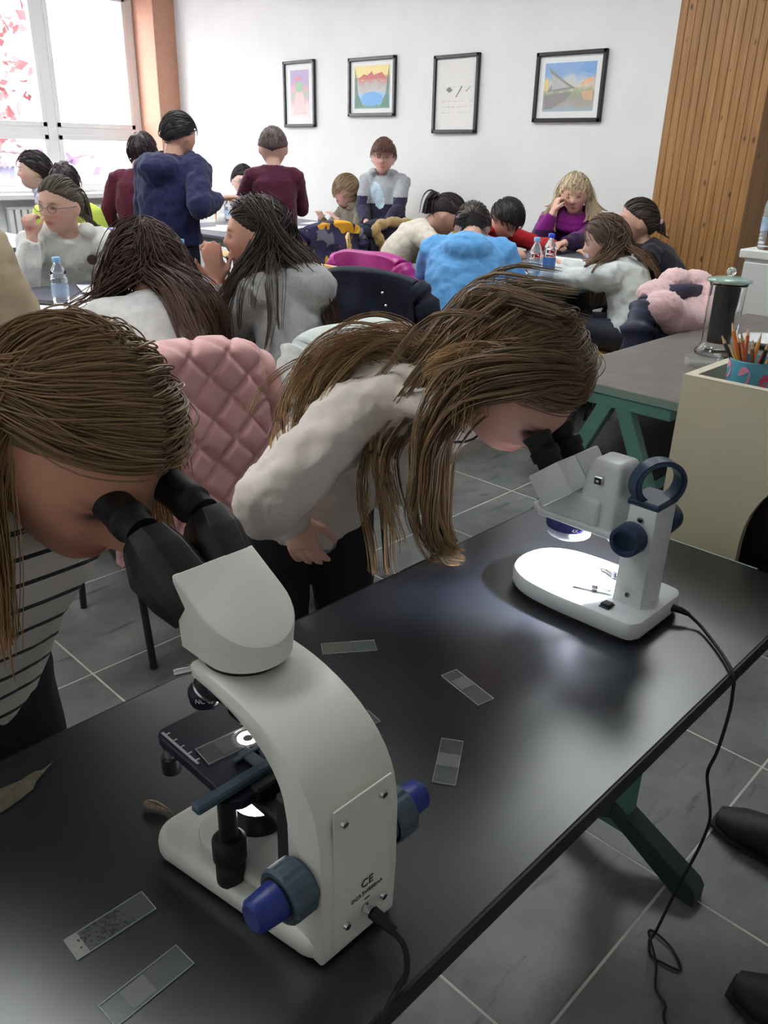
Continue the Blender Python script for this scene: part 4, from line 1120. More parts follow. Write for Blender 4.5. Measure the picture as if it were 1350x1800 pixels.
# ------------------------------------------------------------------ glass slides, shell, leaf
M_cover = mat('cover_glass', (0.45, 0.47, 0.47), 0.2, noise=0.03, alpha=0.22)
M_edgeg = mat('ground_glass_edge', (0.6, 0.65, 0.65), 0.3, noise=0.02, alpha=0.7)
M_smear = mat('dark_smear', s2l(52, 52, 60), 0.6, noise=0.6, nscale=300)
M_frost = mat('frosted_end', s2l(150, 150, 146), 0.7, noise=0.1, nscale=200)
def slide(x, y, rz, label, extra, z=0.7302):
    o = empty('glass_slide', (x, y, z), math.radians(rz), label, 'slide', 'glass slides')
    MB().box((0, 0, 0.0006), (0.0745, 0.0255, 0.0011)).build('glass', M_glassslide, o)
    e = MB()
    e.boxab((-0.0376, -0.0131, 0), (0.0376, -0.0126, 0.0012)).boxab((0.0371, -0.0131, 0), (0.0376, 0.0131, 0.0012)).boxab((-0.0376, -0.0131, 0), (-0.0371, 0.0131, 0.0012)).boxab((-0.0376, 0.0126, 0), (0.0376, 0.0131, 0.0012))
    e.build('ground_edge', M_edgeg, o)
    if extra == 'cover':
        MB().boxab((-0.02, -0.0105, 0.0012), (0.002, 0.0105, 0.0014)).build('cover_slip', M_cover, o)
    if extra == 'frost':
        MB().boxab((-0.037, -0.0125, 0.0012), (0.004, 0.0125, 0.0013)).build('frosted_area', mat('frost_film', s2l(120, 116, 112), 0.7, noise=0.25, nscale=150, alpha=0.45), o)
    if extra == 'smear':
        mb = MB()
        rnd = random.Random(4)
        for k in range(160):
            u = rnd.gauss(0.0, 0.012); w = rnd.uniform(-0.011, 0.011)
            if -0.026 < u < 0.022:
                mb.ball((u - 0.004, w, 0.0013), (rnd.uniform(0.0004, 0.0013), rnd.uniform(0.0004, 0.0013), 0.0003), 6, 4)
        mb.build('dried_smear', M_smear, o)
        MB().boxab((-0.037, -0.0125, 0.0012), (-0.026, 0.0125, 0.0013)).build('frosted_end', M_frost, o)
    if extra == 'two':
        MB().boxab((-0.010, -0.0125, 0.0012), (0.012, 0.0125, 0.0014)).build('cover_slip', M_cover, o)
        MB().boxab((0.012, -0.0125, 0.0012), (0.036, 0.0125, 0.0013)).build('frosted_area', mat('frost_film2', s2l(96, 96, 100), 0.7, noise=0.3, nscale=150, alpha=0.4), o)
    return o
slide(0.6665, 0.696, -36, 'glass slide with frosted half, nearest the far table edge', 'frost')
slide(0.7142, 0.524, -101, 'clear glass slide with cover slip, right of the microscope arm', 'cover')
slide(0.5892, 0.450, 32.5, 'glass slide with cloudy film, lowest of those right of the arm', 'two')
slide(0.2104, 0.522, -1, 'glass slide with dark dried smear at lower left', 'smear')
slide(0.2031, 0.449, 3, 'clean glass slide at the bottom left of the table', 'cover')
slide(0.549, 0.572, -10, 'glass slide half hidden behind the microscope arm', None)
slide(0.358 + 0.0, 0.36 + 0.166, -6, 'glass slide with cover slip lying on the microscope stage', 'cover', z=0.8477)
sh = empty('insect_specimen', (0.3071, 0.6263, 0.733), math.atan2(0.5947 - 0.6263, 0.3212 - 0.3071), 'small brown pointed dried specimen on the table', 'specimen')
MB().loft([(0, 0, 0.002), (0.004, 0, 0.003), (0.012, 0, 0.0035), (0.022, 0, 0.0025), (0.033, 0, 0.001)], [0.003, 0.0052, 0.0055, 0.004, 0.0006], [0.0025, 0.0035, 0.004, 0.003, 0.0006], xax=(0, 1, 0), n=14).build('husk', mat('brown_husk', s2l(140, 122, 98), 0.7, noise=0.4, nscale=350), sh)
MB().loft([(0.004, 0.0, 0.0066), (0.014, 0.0, 0.0078), (0.03, 0, 0.003)], [0.0006, 0.0008, 0.0004], n=6).build('ridge', mat('husk_ridge', s2l(90, 74, 56), 0.7, noise=0.3), sh)
lfp = [(-0.055, -0.012), (-0.02, -0.020), (0.0, -0.0165), (0.016, -0.012), (0.024, -0.0035), (0.052, 0.012), (0.036, 0.008), (0.030, 0.0125), (0.014, 0.010), (-0.01, 0.0135), (-0.055, 0.008)]
lf = tag(MB().prism(lfp, 0.0, 0.0012).build('dry_leaf', mat('dry_leaf', s2l(120, 112, 96), 0.8, noise=0.25, nscale=90, bump=0.5, bscale=200)), 'torn pale brown dry leaf at the left edge of the table', 'leaf')
lf.location = (0.218, 0.742, 0.7305); lf.rotation_euler = (0, 0, 0.05)
# ------------------------------------------------------------------ people
def smooth01(t):
    t = np.clip(t, 0, 1)
    return t * t * (3 - 2 * t)

def head_surface(d, features=True):
    """unit directions (n,3) -> points of a head of half height 1; x right, y face, z up"""
    x, y, z = d[:, 0].copy(), d[:, 1].copy(), d[:, 2].copy()
    px, py, pz = x * 0.72, y * 0.88, z * 1.0
    k = smooth01(-z)
    px = px * (1 - 0.26 * k)
    py = np.where(y < 0, py * (1 - 0.50 * k), py * (1 - 0.02 * k))
    py = np.where((y < 0) & (z > -0.2), py * 1.04, py)
    pz = np.where((z < -0.5) & (y > 0), pz * 1.0, pz)
    fr = smooth01((y + 0.05) / 0.3)
    if features:
        g = lambda a, s: np.exp(-(a / s) ** 2)
        ax_ = np.abs(px)
        low = smooth01((-pz - 0.35) / 0.5)
        py = py + fr * 0.20 * low * g(px, 0.42)                      # jaw and chin come forward
        nose = smooth01((0.18 - pz) / 0.42) * (1 - smooth01((-pz - 0.24) / 0.10))
        py = py + fr * 0.215 * nose * g(px, 0.075 + 0.05 * smooth01((0.1 - pz) / 0.35))
        py = py - fr * 0.085 * g(ax_ - 0.28, 0.14) * g(pz - 0.03, 0.10)
        py = py + fr * 0.035 * g(ax_ - 0.26, 0.2) * g(pz - 0.19, 0.07)
        py = py + fr * 0.055 * g(px, 0.19) * (g(pz + 0.475, 0.045) + g(pz + 0.575, 0.05))
        py = py + fr * 0.03 * g(ax_ - 0.36, 0.16) * g(pz + 0.25, 0.18)
    return np.stack([px, py, pz], 1)

def sphere_dirs(nu=40, nv=30):
    vs, fs = [], []
    for j in range(nv + 1):
        ph = PI * j / nv
        for i in range(nu):
            th = 2 * PI * i / nu
            vs.append((math.sin(ph) * math.sin(th), math.sin(ph) * math.cos(th), math.cos(ph)))
    for j in range(nv):
        for i in range(nu):
            i2 = (i + 1) % nu
            fs.append((j * nu + i, j * nu + i2, (j + 1) * nu + i2, (j + 1) * nu + i))
    return np.array(vs), fs

def fuse(mb, voxel, smooth=3, disp=0.0, dscale=0.07):
    """one continuous surface from overlapping shapes"""
    me = mb.mesh('raw')
    o = bpy.data.objects.new('raw', me)
    COL.objects.link(o)
    r = o.modifiers.new('r', 'REMESH'); r.mode = 'VOXEL'; r.voxel_size = voxel; r.use_smooth_shade = True
    s = o.modifiers.new('s', 'SMOOTH'); s.factor = 0.5; s.iterations = smooth
    if disp:
        tx = bpy.data.textures.get('folds_%g' % dscale) or bpy.data.textures.new('folds_%g' % dscale, 'CLOUDS')
        tx.noise_scale = dscale; tx.noise_depth = 2
        dm = o.modifiers.new('d', 'DISPLACE'); dm.texture = tx; dm.texture_coords = 'GLOBAL'; dm.strength = disp; dm.mid_level = 0.5
    dg = bpy.context.evaluated_depsgraph_get()
    out = bpy.data.meshes.new_from_object(o.evaluated_get(dg))
    bpy.data.objects.remove(o)
    bpy.data.meshes.remove(me)
    out.polygons.foreach_set('use_smooth', [True] * len(out.polygons))
    return out

def attr_material(name, rough=0.5, sss=0.0, bump=0.0, bscale=300, spec=0.4, sheen=0.0, aniso=0.0):
    if name in MATS: return MATS[name]
    mt = mat(name, (0.5, 0.5, 0.5), rough, sss=sss, bump=bump, bscale=bscale, spec=spec, sheen=sheen)
    nt = mt.node_tree
    at = nt.nodes.new('ShaderNodeAttribute'); at.attribute_name = 'Col'
    nt.links.new(at.outputs['Color'], nt.nodes['Principled BSDF'].inputs['Base Color'])
    return mt
M_skin = attr_material('skin', 0.5, bump=0.05, bscale=400)
M_hair = attr_material('hair_strands', 0.42, spec=0.35)

def set_cols(me, cols):
    a = me.color_attributes.new('Col', 'FLOAT_COLOR', 'POINT')
    c = np.ones((len(me.vertices), 4), np.float32)
    c[:, :3] = cols
    a.data.foreach_set('color', c.ravel())

def verts_np(me):
    a = np.empty(len(me.vertices) * 3, np.float32)
    me.vertices.foreach_get('co', a)
    return a.reshape(-1, 3)

def unit(v):
    v = np.array(v, float)
    return v / (np.linalg.norm(v) + 1e-12)

def frame(yaw, pitch, roll):
    """columns right, forward, up"""
    y, p, r = math.radians(yaw), math.radians(pitch), math.radians(roll)
    F = np.array([math.cos(y) * math.cos(p), math.sin(y) * math.cos(p), math.sin(p)])
    R0 = np.array([math.sin(y), -math.cos(y), 0.0])
    U0 = np.cross(R0, F)
    R = R0 * math.cos(r) + U0 * math.sin(r)
    U = -R0 * math.sin(r) + U0 * math.cos(r)
    return np.stack([R, F, U], 1)

def ik(S, W, ua, fa, hint):
    S, W = np.array(S, float), np.array(W, float)
    d = W - S
    L = np.linalg.norm(d)
    mx = (ua + fa) * 0.985
    if L > mx:
        W = S + d / L * mx; d = W - S; L = mx
    u = d / L
    a = (ua * ua - fa * fa + L * L) / (2 * L)
    h = math.sqrt(max(ua * ua - a * a, 0))
    hv = np.array(hint, float); hv = hv - u * hv.dot(u); hv = unit(hv)
    return S + u * a + hv * h, W

def hand(mb, W, d, n, s=1.0, curl=0.35, side=1, spread=0.12, fr=0.0078):
    """palm with five fingers; d pointing direction, n back-of-hand normal, side +1: thumb towards d x n"""
    W, d, n = np.array(W, float), unit(d), np.array(n, float)
    n = unit(n - d * n.dot(d))
    w = np.cross(d, n) * side
    mb.loft([tuple(W - d * 0.02 * s), tuple(W + d * 0.015 * s), tuple(W + d * 0.05 * s), tuple(W + d * 0.075 * s)], [0.022 * s, 0.027 * s, 0.037 * s, 0.034 * s], [0.019 * s, 0.016 * s, 0.014 * s, 0.011 * s], xax=tuple(w), n=12)
    for k, (off, ln) in enumerate(((0.028, 0.066), (0.0095, 0.074), (-0.0095, 0.069), (-0.0275, 0.055))):
        p = W + d * 0.070 * s + w * off * s
        dd = unit(d + w * off * spread * 20)
        pts = [p]
        ang = 0.0
        for q in range(3):
            ang += curl * (0.8 + 0.25 * q)
            dir_ = dd * math.cos(ang) - n * math.sin(ang)
            pts.append(pts[-1] + dir_ * ln * s * (0.42, 0.32, 0.26)[q])
        f = fr * s
        mb.loft([tuple(q) for q in pts], [f * 1.1, f * 1.05, f, f * 0.8], n=8)
        mb.ball(tuple(pts[-1]), f * 0.8, 8, 6)
    p = W + d * 0.018 * s + w * 0.022 * s
    t1 = p + unit(d * 0.7 + w * 0.75 - n * 0.25) * 0.038 * s
    t2 = t1 + unit(d * 0.9 + w * 0.25 - n * 0.35 * (1 + curl)) * 0.03 * s
    t3 = t2 + unit(d * 0.95 - n * 0.5 * (1 + curl)) * 0.022 * s
    mb.loft([tuple(p), tuple(t1), tuple(t2), tuple(t3)], [0.013 * s, 0.0105 * s, 0.009 * s, 0.0072 * s], n=8)
    mb.ball(tuple(t3), 0.0072 * s, 8, 6)

def hair_cap(C, M, half, line, thick, seed=0, tuft=0.03, fill=0.9):
    """closed shell that rises out of the scalp above the hairline; line = heights at azimuth 0,45,90,135,180 deg"""
    d, fs = sphere_dirs(64, 44)
    base = head_surface(d, False)
    az = np.abs(np.arctan2(d[:, 0], d[:, 1]))
    hz = np.interp(az, [0, PI / 4, PI / 2, 3 * PI / 4, PI], line)
    m = smooth01((base[:, 2] - hz) / 0.10)
    rnd = np.random.RandomState(seed)
    ph = rnd.uniform(0, 6, 8)
    a2 = np.arctan2(d[:, 0], d[:, 1])
    ns = sum(np.sin(a2 * (7 + 5 * i) + ph[i] + d[:, 2] * (3 + 2 * i)) for i in range(5)) / 5
    th = thick(d) if callable(thick) else thick
    p = base * (fill + (1 - fill + th) * m + tuft * ns * m)[:, None]
    return (np.array(C) + (p * half) @ M.T), fs

def tubes(paths, r0, r1, sides=4, cols=None):
    """paths: (n, k, 3) array -> verts, faces, vertex colours"""
    paths = np.asarray(paths)
    n, k, _ = paths.shape
    t = np.gradient(paths, axis=1)
    t /= np.linalg.norm(t, axis=2, keepdims=True) + 1e-9
    ref = np.zeros_like(t); ref[..., 2] = 1.0
    par = np.abs(t[..., 2]) > 0.9
    ref[par] = (1, 0, 0)
    a = np.cross(t, ref); a /= np.linalg.norm(a, axis=2, keepdims=True) + 1e-9
    b = np.cross(t, a)
    rr = (r0 * (1 - np.linspace(0, 1, k)) + r1 * np.linspace(0, 1, k))[None, :, None]
    rr = rr * np.minimum(1.0, (np.linspace(0, 1, k) * 6 + 0.4))[None, :, None]
    V_ = []
    for s in range(sides):
        th = 2 * PI * s / sides
        V_.append(paths + (a * math.cos(th) + b * math.sin(th)) * rr)
    V_ = np.stack(V_, 2)                              # n,k,sides,3
    idx = np.arange(n * k * sides).reshape(n, k, sides)
    s2 = np.roll(np.arange(sides), -1)
    f = np.stack([idx[:, :-1, :], idx[:, :-1, s2], idx[:, 1:, s2], idx[:, 1:, :]], -1).reshape(-1, 4)
    C_ = None
    if cols is not None:
        C_ = np.repeat(cols[:, :, None, :], sides, 2).reshape(-1, 3)
    return V_.reshape(-1, 3), f, C_

def mesh_np(name, v, f, cols=None):
    me = bpy.data.meshes.new(name)
    f = np.asarray(f)
    nf, k = f.shape
    me.vertices.add(len(v)); me.vertices.foreach_set('co', np.asarray(v, np.float32).ravel())
    me.loops.add(nf * k); me.loops.foreach_set('vertex_index', f.astype(np.int32).ravel())
    me.polygons.add(nf)
    me.polygons.foreach_set('loop_start', np.arange(0, nf * k, k, dtype=np.int32))
    me.polygons.foreach_set('loop_total', np.full(nf, k, np.int32))
    me.polygons.foreach_set('use_smooth', [True] * nf)
    me.update(calc_edges=True)
    if cols is not None: set_cols(me, cols)
    return me

def push_out(p, balls, pad=0.006):
    for c, r in balls:
        d = p - c
        L = math.sqrt(d[0] * d[0] + d[1] * d[1] + d[2] * d[2])
        if L < r + pad:
            p = c + d * ((r + pad) / max(L, 1e-6))
    return p

def long_hair(C, M, half, balls, n_clump, sub, length, col0, col1, seed, betas=(38, 172), phis=1.9, sweep=0.5, stiff=0.72, r0=0.0016, sides=3, spread=0.012, wave=0.006, sides_on=(-1, 1), lift=0.05, zmin=None, part=0.0, bias=None, k_scalp=9, taper=0.6, side_len=None, tuck=0.35):
    """centre parted strands: over the scalp, then falling and lying on the body"""
    rnd = np.random.RandomState(seed)
    g = np.array([0, 0, -1.0])
    paths, cols = [], []
    K = 26 if r0 < 0.002 else 16
    for c in range(n_clump):
        s = sides_on[c % len(sides_on)]
        be = math.radians(betas[0] + (betas[1] - betas[0]) * ((c // len(sides_on)) + rnd.uniform(0, 1)) / max(1, n_clump // len(sides_on)))
        L = length * rnd.uniform(0.75, 1.08) * (side_len.get(s, 1.0) if side_len else 1.0)
        layer = rnd.uniform(0, 1)
        pts = []
        pm = phis * rnd.uniform(0.9, 1.05)
        if be > 1.7: pm = phis * (rnd.uniform(0.05, 0.5) if rnd.rand() < 0.6 else rnd.uniform(0.4, 1.0))
        for q in range(k_scalp):
            ph = pm * q / (k_scalp - 1)
            b2 = be + sweep * (ph * ph * 0.55 + 0.12 * ph) * (0.5 if be > 1.6 else 1.0)
            if be > 1.7 and pm < 0.55 * phis: b2 = be + (3.35 - be) * q / (k_scalp - 1)
            pl = part * (1 - ph / pm)
            d = np.array([s * math.sin(ph) + pl, math.cos(ph) * math.cos(b2), math.cos(ph) * math.sin(b2)])
            if ph > PI / 2:
                d = np.array([s * math.sin(ph), math.cos(ph) * math.cos(b2) - (ph - PI / 2) * 0.15, -abs(math.cos(ph)) * 0.9])
            if be < 1.75 and ph > 0.9 and pm > 0.55 * phis: d = d + np.array([0, -(ph - 0.9) * tuck, 0.04])
            d = unit(d)
            hp = head_surface(d[None], False)[0] * (1.02 + lift * (0.3 + layer) * min(1.0, ph + 0.25))
            pts.append(np.array(C) + M @ (hp * half))
        # free fall
        v = unit(pts[-1] - pts[-2])
        p = pts[-1]
        step = 0.022
        run = 0.0
        ph1, ph2 = rnd.uniform(0, 6, 2)
        bi = np.array(bias) if bias is not None else np.zeros(3)
        while run < L:
            v = unit(v * stiff + (g + bi) * (1 - stiff))
            p = p + v * step
            q = push_out(p, balls, 0.006 + 0.018 * layer)
            if zmin is not None and q[2] < zmin: q[2] = zmin + 0.002 * layer
            v = unit(unit(q - pts[-1]) * 0.7 + v * 0.3)
            p = q
            pts.append(p.copy())
            run += step
        arc = np.linspace(0, 1, len(pts))
        P = np.array(pts)
        T = np.linspace(0, 1, K)
        P = np.stack([np.interp(T, arc, P[:, i]) for i in range(3)], 1)
        for _ in range(3): P[1:-1] = (P[:-2] + 2 * P[1:-1] + P[2:]) / 4
        side_v = unit(np.cross(P[-1] - P[K // 2], [0.3, 0.7, 0.2]))
        P = P + side_v * (np.sin(T * 9 + ph1) * wave * T)[:, None] + np.cross(side_v, g) * (np.sin(T * 7 + ph2) * wave * T)[:, None]
        tone = rnd.uniform(0.82, 1.18)
        for w in range(sub):
            off = rnd.normal(0, 1, 3) * spread
            o2 = off[None, :] * (0.55 + 0.6 * np.sin(T * PI * 0.8) - taper * T)[:, None]
            paths.append(P + o2)
            tn = tone * rnd.uniform(0.9, 1.1)
            mixv = np.clip((T - 0.25) / 0.7, 0, 1)[:, None] * rnd.uniform(0.5, 1.1)
            cc = (np.array(col0)[None] * (1 - np.clip(mixv, 0, 1)) + np.array(col1)[None] * np.clip(mixv, 0, 1)) * tn
            cols.append(cc)
    return tubes(np.array(paths), r0, r0 * 0.45, sides, np.clip(np.array(cols), 0, 1))

def guided(ctrl, n, spread, col0, col1, seed, r0=0.0012, wave=0.006, K=18, sides=3):
    """locks of strands along control points; spread = scatter at each control point"""
    rnd = np.random.RandomState(seed)
    T = np.linspace(0, 1, K)
    base = catmull(ctrl, K)
    sp = np.interp(T, np.linspace(0, 1, len(spread)), spread)
    paths, cols = [], []
    nl = max(1, n // 9)
    for c in range(nl):
        lock = rnd.normal(0, 1, 3)
        ph = rnd.uniform(0, 6); tone = rnd.uniform(0.72, 1.25)
        end = rnd.uniform(0.78, 1.0)
        for w in range(9):
            o = lock + rnd.normal(0, 0.17, 3)
            P = base + o[None] * sp[:, None]
            P = P + (np.sin(T * 8 + ph) * wave * T)[:, None] * unit(np.cross(base[-1] - base[0], lock))[None]
            P = np.stack([np.interp(T * end, T, P[:, i]) for i in range(3)], 1)
            paths.append(P)
            mixv = np.clip((T - 0.3) / 0.7, 0, 1)[:, None] * rnd.uniform(0.5, 1.1)
            mixv = np.clip(mixv, 0, 1)
            cols.append((np.array(col0)[None] * (1 - mixv) + np.array(col1)[None] * mixv) * tone * rnd.uniform(0.85, 1.15))
    return tubes(np.array(paths), r0, r0 * 0.45, sides, np.clip(np.array(cols), 0, 1))

def person(label, head, face, pelvis, yaw, pose='sit', skin=(214, 168, 148), top=None, pants=(40, 42, 56), hair=None, hh=0.225, sw=0.165,
           hands=None, elbow=None, voxel=0.009, ua=0.245, fa=0.215, shoes=(40, 40, 44), detail=False, seat=None, hdir=None, curl=None, spine_bend=0.03, legs=True, extra=None, waist=None, feet=None, brow=(70, 52, 44)):
    C = np.array(head, float)
    M = frame(*face)
    half = hh / 2
    Rt, F, U = M[:, 0], M[:, 1], M[:, 2]
    Pv = np.array(pelvis, float)
    yb = math.radians(yaw)
    Fb = np.array([math.cos(yb), math.sin(yb), 0]); Rb = np.array([math.sin(yb), -math.cos(yb), 0])
    s = sw / 0.165
    base = (Pv[0], Pv[1], 0.0)
    root = empty('person', base, 0, label, 'person')
    nape = C - U * half * 0.62 - F * half * 0.28
    sp = unit(nape - Pv)
    N = nape - sp * 0.065 * s
    dirb = unit(N - Pv)
    back = unit(np.cross(dirb, Rb) * -1.0)
    if back.dot(Fb) > 0 and abs(dirb[2]) > 0.3: back = -back
    L = np.linalg.norm(N - Pv)
    def sp_at(t): return Pv + (N - Pv) * t + back * spine_bend * 4 * t * (1 - t)
    hands = hands or {}
    elbow = elbow or {}
    curl = curl or {}
    hdir = hdir or {}
    arms = {}
    for sd, sgn in (('R', 1), ('L', -1)):
        S = sp_at(0.93) + Rb * sgn * sw * 0.92 - dirb * 0.015
        W = hands.get(sd)
        if W is None:
            W = S + np.array([0, 0, -0.40 * s]) + Fb * 0.10 + Rb * sgn * 0.03
        E, W = ik(S, W, ua * s, fa * s, elbow.get(sd, Rb * sgn * 0.6 - Fb * 0.4 + np.array([0, 0, -0.8])))
        arms[sd] = (S, E, np.array(W), sgn)
    # ---- body (one continuous surface): torso core, neck, head, arms, hands
    mb = MB()
    tt = (0.0, 0.25, 0.55, 0.8, 0.96)
    mb.loft([tuple(sp_at(t)) for t in tt], [0.11 * s, 0.10 * s, 0.115 * s, 0.125 * s, 0.07 * s], [0.075 * s, 0.07 * s, 0.08 * s, 0.075 * s, 0.05 * s], xax=tuple(Rb), n=16)
    mb.loft([tuple(sp_at(0.93)), tuple(nape - dirb * 0.02), tuple(C - U * half * 0.35 - F * half * 0.2)], [0.052 * s, 0.047 * s, 0.046 * s], n=16)
    d, fs = sphere_dirs(56, 44) if detail else sphere_dirs(36, 28)
    hp = head_surface(d)
    mb.add([tuple(v) for v in (C + (hp * half) @ M.T)], fs)
    for sg in (-1, 1):   # ears
        e0 = C + M @ (np.array([sg * 0.70, -0.04, -0.06]) * half)
        R_ = Matrix(M.tolist())
        mb.ball(tuple(e0), (0.09 * half, 0.16 * half, 0.27 * half), 10, 8, R=R_)
    for sd in arms:
        S, E, W, sgn = arms[sd]
        mb.loft([tuple(S - Rb * sgn * 0.05), tuple(S), tuple((S + E) / 2), tuple(E)], [0.05 * s, 0.046 * s, 0.038 * s, 0.034 * s], n=12)
        mb.loft([tuple(E), tuple(E * 0.6 + W * 0.4), tuple(W)], [0.034 * s, 0.033 * s, 0.023 * s], n=12)
        mb.ball(tuple(E), 0.034 * s, 10, 8)
        fd = unit(W - E)
        hd_, hn_ = hdir.get(sd, (None, None))
        hd_ = fd if hd_ is None else unit(hd_)
        hn_ = (np.array([0, 0, 1.0]) if abs(hd_[2]) < 0.8 else Rb * sgn) if hn_ is None else np.array(hn_, float)
        w_ = np.cross(hd_, unit(hn_ - hd_ * hn_.dot(hd_)))
        # thumbs point towards the body's middle line
        mb_side = 1 if w_.dot(-Rb * sgn) > 0 else -1
        hand(mb, W, hd_, hn_, s * 0.92, curl.get(sd, 0.3), mb_side, fr=0.0078 if detail else 0.0092)
    if legs:
        for sgn in (-1, 1):
            H0 = Pv + Rb * sgn * 0.07
            mb.ball(tuple(H0), 0.07 * s, 10, 8)
    me = fuse(mb, voxel * (0.6 if detail else 0.85), 2)
    v = verts_np(me)
    q = ((v - C) @ M) / half
    sk = np.array(s2l(*skin))
    col = np.tile(sk, (len(v), 1))
    g = lambda a, w: np.exp(-(a / w) ** 2)
    infront = (q[:, 1] > 0.35) & (np.abs(q[:, 2]) < 1.1) & (np.abs(q[:, 0]) < 0.8)
    ax_ = np.abs(q[:, 0])
    def paint(wt, c):
        nonlocal col
        wt = (np.clip(wt, 0, 1) * infront)[:, None]
        col = col * (1 - wt) + np.array(s2l(*c))[None] * wt
    paint(0.45 * g(ax_ - 0.36, 0.2) * g(q[:, 2] + 0.28, 0.2), (222, 140, 130))
    paint(0.9 * g(q[:, 0], 0.17) * (g(q[:, 2] + 0.475, 0.05) + g(q[:, 2] + 0.575, 0.06)), (190, 100, 98))
    paint(0.9 * g(q[:, 0], 0.17) * g(q[:, 2] + 0.522, 0.018), (110, 52, 50))
    paint(1.0 * g(ax_ - 0.28, 0.10) * g(q[:, 2] - 0.03, 0.055), (66, 48, 44))
    paint(0.85 * g(ax_ - 0.28, 0.15) * g(q[:, 2] - 0.20 - 0.0 * ax_, 0.045), brow)
    hd_pts = (np.abs(q).max(axis=1) > 2.2)
    set_cols(me, col)
    me.transform(Matrix.Translation((-base[0], -base[1], -base[2])))
    me.materials.append(M_skin)
    link(bpy.data.objects.new('body', me), root)
    # ---- clothing
    off = Matrix.Translation((-base[0], -base[1], -base[2]))
    top = top or {}
    if top:
        tb = MB()
        fat = top.get('fat', 1.0)
        rx = [0.150, 0.142, 0.150, 0.160, 0.125, 0.075]; ry = [0.115, 0.108, 0.112, 0.108, 0.085, 0.066]
        ts = (-0.06, 0.22, 0.52, 0.78, 0.93, 1.03)
        if waist: rx[0], ry[0] = waist
        tb.loft([tuple(sp_at(t)) for t in ts], [a * s * fat for a in rx], [a * s * fat for a in ry], xax=tuple(Rb), n=22)
        sl = top.get('sleeve', 1.0)
        for sd in arms:
            S, E, W, sgn = arms[sd]
            tb.ball(tuple(S - Rb * sgn * 0.02), 0.068 * s * fat, 12, 9)
            tb.loft([tuple(S - Rb * sgn * 0.06), tuple(S), tuple((S + E) / 2), tuple(E)], [0.072 * s, 0.068 * s * sl, 0.058 * s * sl, 0.054 * s * sl], n=14)
            tb.ball(tuple(E), 0.054 * s * sl, 12, 9)
            up_ = top.get('cuff', 0.95)
            tb.loft([tuple(E), tuple(E * 0.5 + W * 0.5), tuple(E * (1 - up_) + W * up_)], [0.054 * s * sl, 0.050 * s * sl, 0.036 * s], n=14)
        nb = sp_at(1.0)
        if top.get('hood'):
            hc = nb - Fb * 0.05 * s + back * 0.065 - dirb * 0.055
            tb.ball(tuple(hc), (0.115 * s, 0.115 * s, 0.075 * s), 16, 10)
            tb.ball(tuple(hc - dirb * 0.05 + back * 0.012), (0.075 * s, 0.075 * s, 0.06 * s), 14, 9)
            for k in range(27):
                a = PI * (k / 26) * 1.5 - PI * 0.25
                p = nb + Rb * math.cos(a) * 0.095 * s + (-Fb) * math.sin(a) * 0.075 * s + dirb * (0.015 - 0.02 * math.sin(a)) + np.array([0, 0, 0.0])
                tb.ball(tuple(p), 0.029 * s, 10, 7)
        if top.get('collar'):
            for k in range(14):
                a = 2 * PI * k / 14
                p = nb + Rb * math.cos(a) * 0.064 * s + Fb * math.sin(a) * 0.060 * s + dirb * 0.012
                tb.ball(tuple(p), 0.020 * s * top['collar'], 10, 7)
        mt_ = fuse(tb, voxel, 4, disp=top.get('folds', 0.016), dscale=top.get('fscale', 0.06))
        mt_.transform(off)
        mt_.materials.append(top['mat'])
        to = link(bpy.data.objects.new(top.get('name', 'sweater'), mt_), root)
        root_top = to
    if legs:
        pb = MB()
        pb.loft([tuple(sp_at(0.10)), tuple(Pv), tuple(Pv - dirb * 0.07)], [0.132 * s, 0.145 * s, 0.12 * s], [0.098 * s, 0.112 * s, 0.09 * s], xax=tuple(Rb), n=20)
        for i_, sgn in enumerate((-1, 1)):
            H0 = Pv + Rb * sgn * 0.072 * s
            if pose == 'sit':
                Kn = H0 + Fb * 0.36 * s + Rb * sgn * 0.03 + np.array([0, 0, 0.01])
                An = np.array([Kn[0], Kn[1], 0.075]) - Fb * 0.03
            else:
                ft = feet[i_] if feet else None
                An = np.array([ft[0], ft[1], 0.075]) if ft is not None else np.array([H0[0] + Rb[0] * sgn * 0.02, H0[1] + Rb[1] * sgn * 0.02, 0.075])
                Kn = (H0 + An) / 2 + Fb * 0.03
            pb.loft([tuple(H0 + np.array([0, 0, 0.03])), tuple(H0), tuple((H0 + Kn) / 2), tuple(Kn)], [0.075 * s, 0.082 * s, 0.073 * s, 0.060 * s], n=14)
            pb.ball(tuple(Kn), 0.060 * s, 12, 9)
            pb.loft([tuple(Kn), tuple((Kn + An) / 2), tuple(An)], [0.060 * s, 0.056 * s, 0.048 * s], n=14)
            sh_ = MB()
            a0 = np.array([An[0], An[1], 0.0])
            sh_.loft([tuple(a0 - Fb * 0.055 + np.array([0, 0, 0.05])), tuple(a0 - Fb * 0.03 + np.array([0, 0, 0.048])), tuple(a0 + Fb * 0.05 + np.array([0, 0, 0.042])), tuple(a0 + Fb * 0.12 + np.array([0, 0, 0.032])), tuple(a0 + Fb * 0.165 + np.array([0, 0, 0.026]))],
                     [0.026 * s, 0.036 * s, 0.040 * s, 0.042 * s, 0.022 * s], [0.040, 0.046, 0.040, 0.030, 0.020], xax=tuple(Rb), n=14)
            sm = sh_.mesh('shoe'); sm.transform(off); sm.materials.append(mat('shoe_%02x%02x%02x' % tuple(shoes), s2l(*shoes), 0.6, noise=0.1))
            link(bpy.data.objects.new('shoe', sm), root)
        mp = fuse(pb, max(voxel, 0.010), 3, disp=0.01, dscale=0.08)
        mp.transform(off)
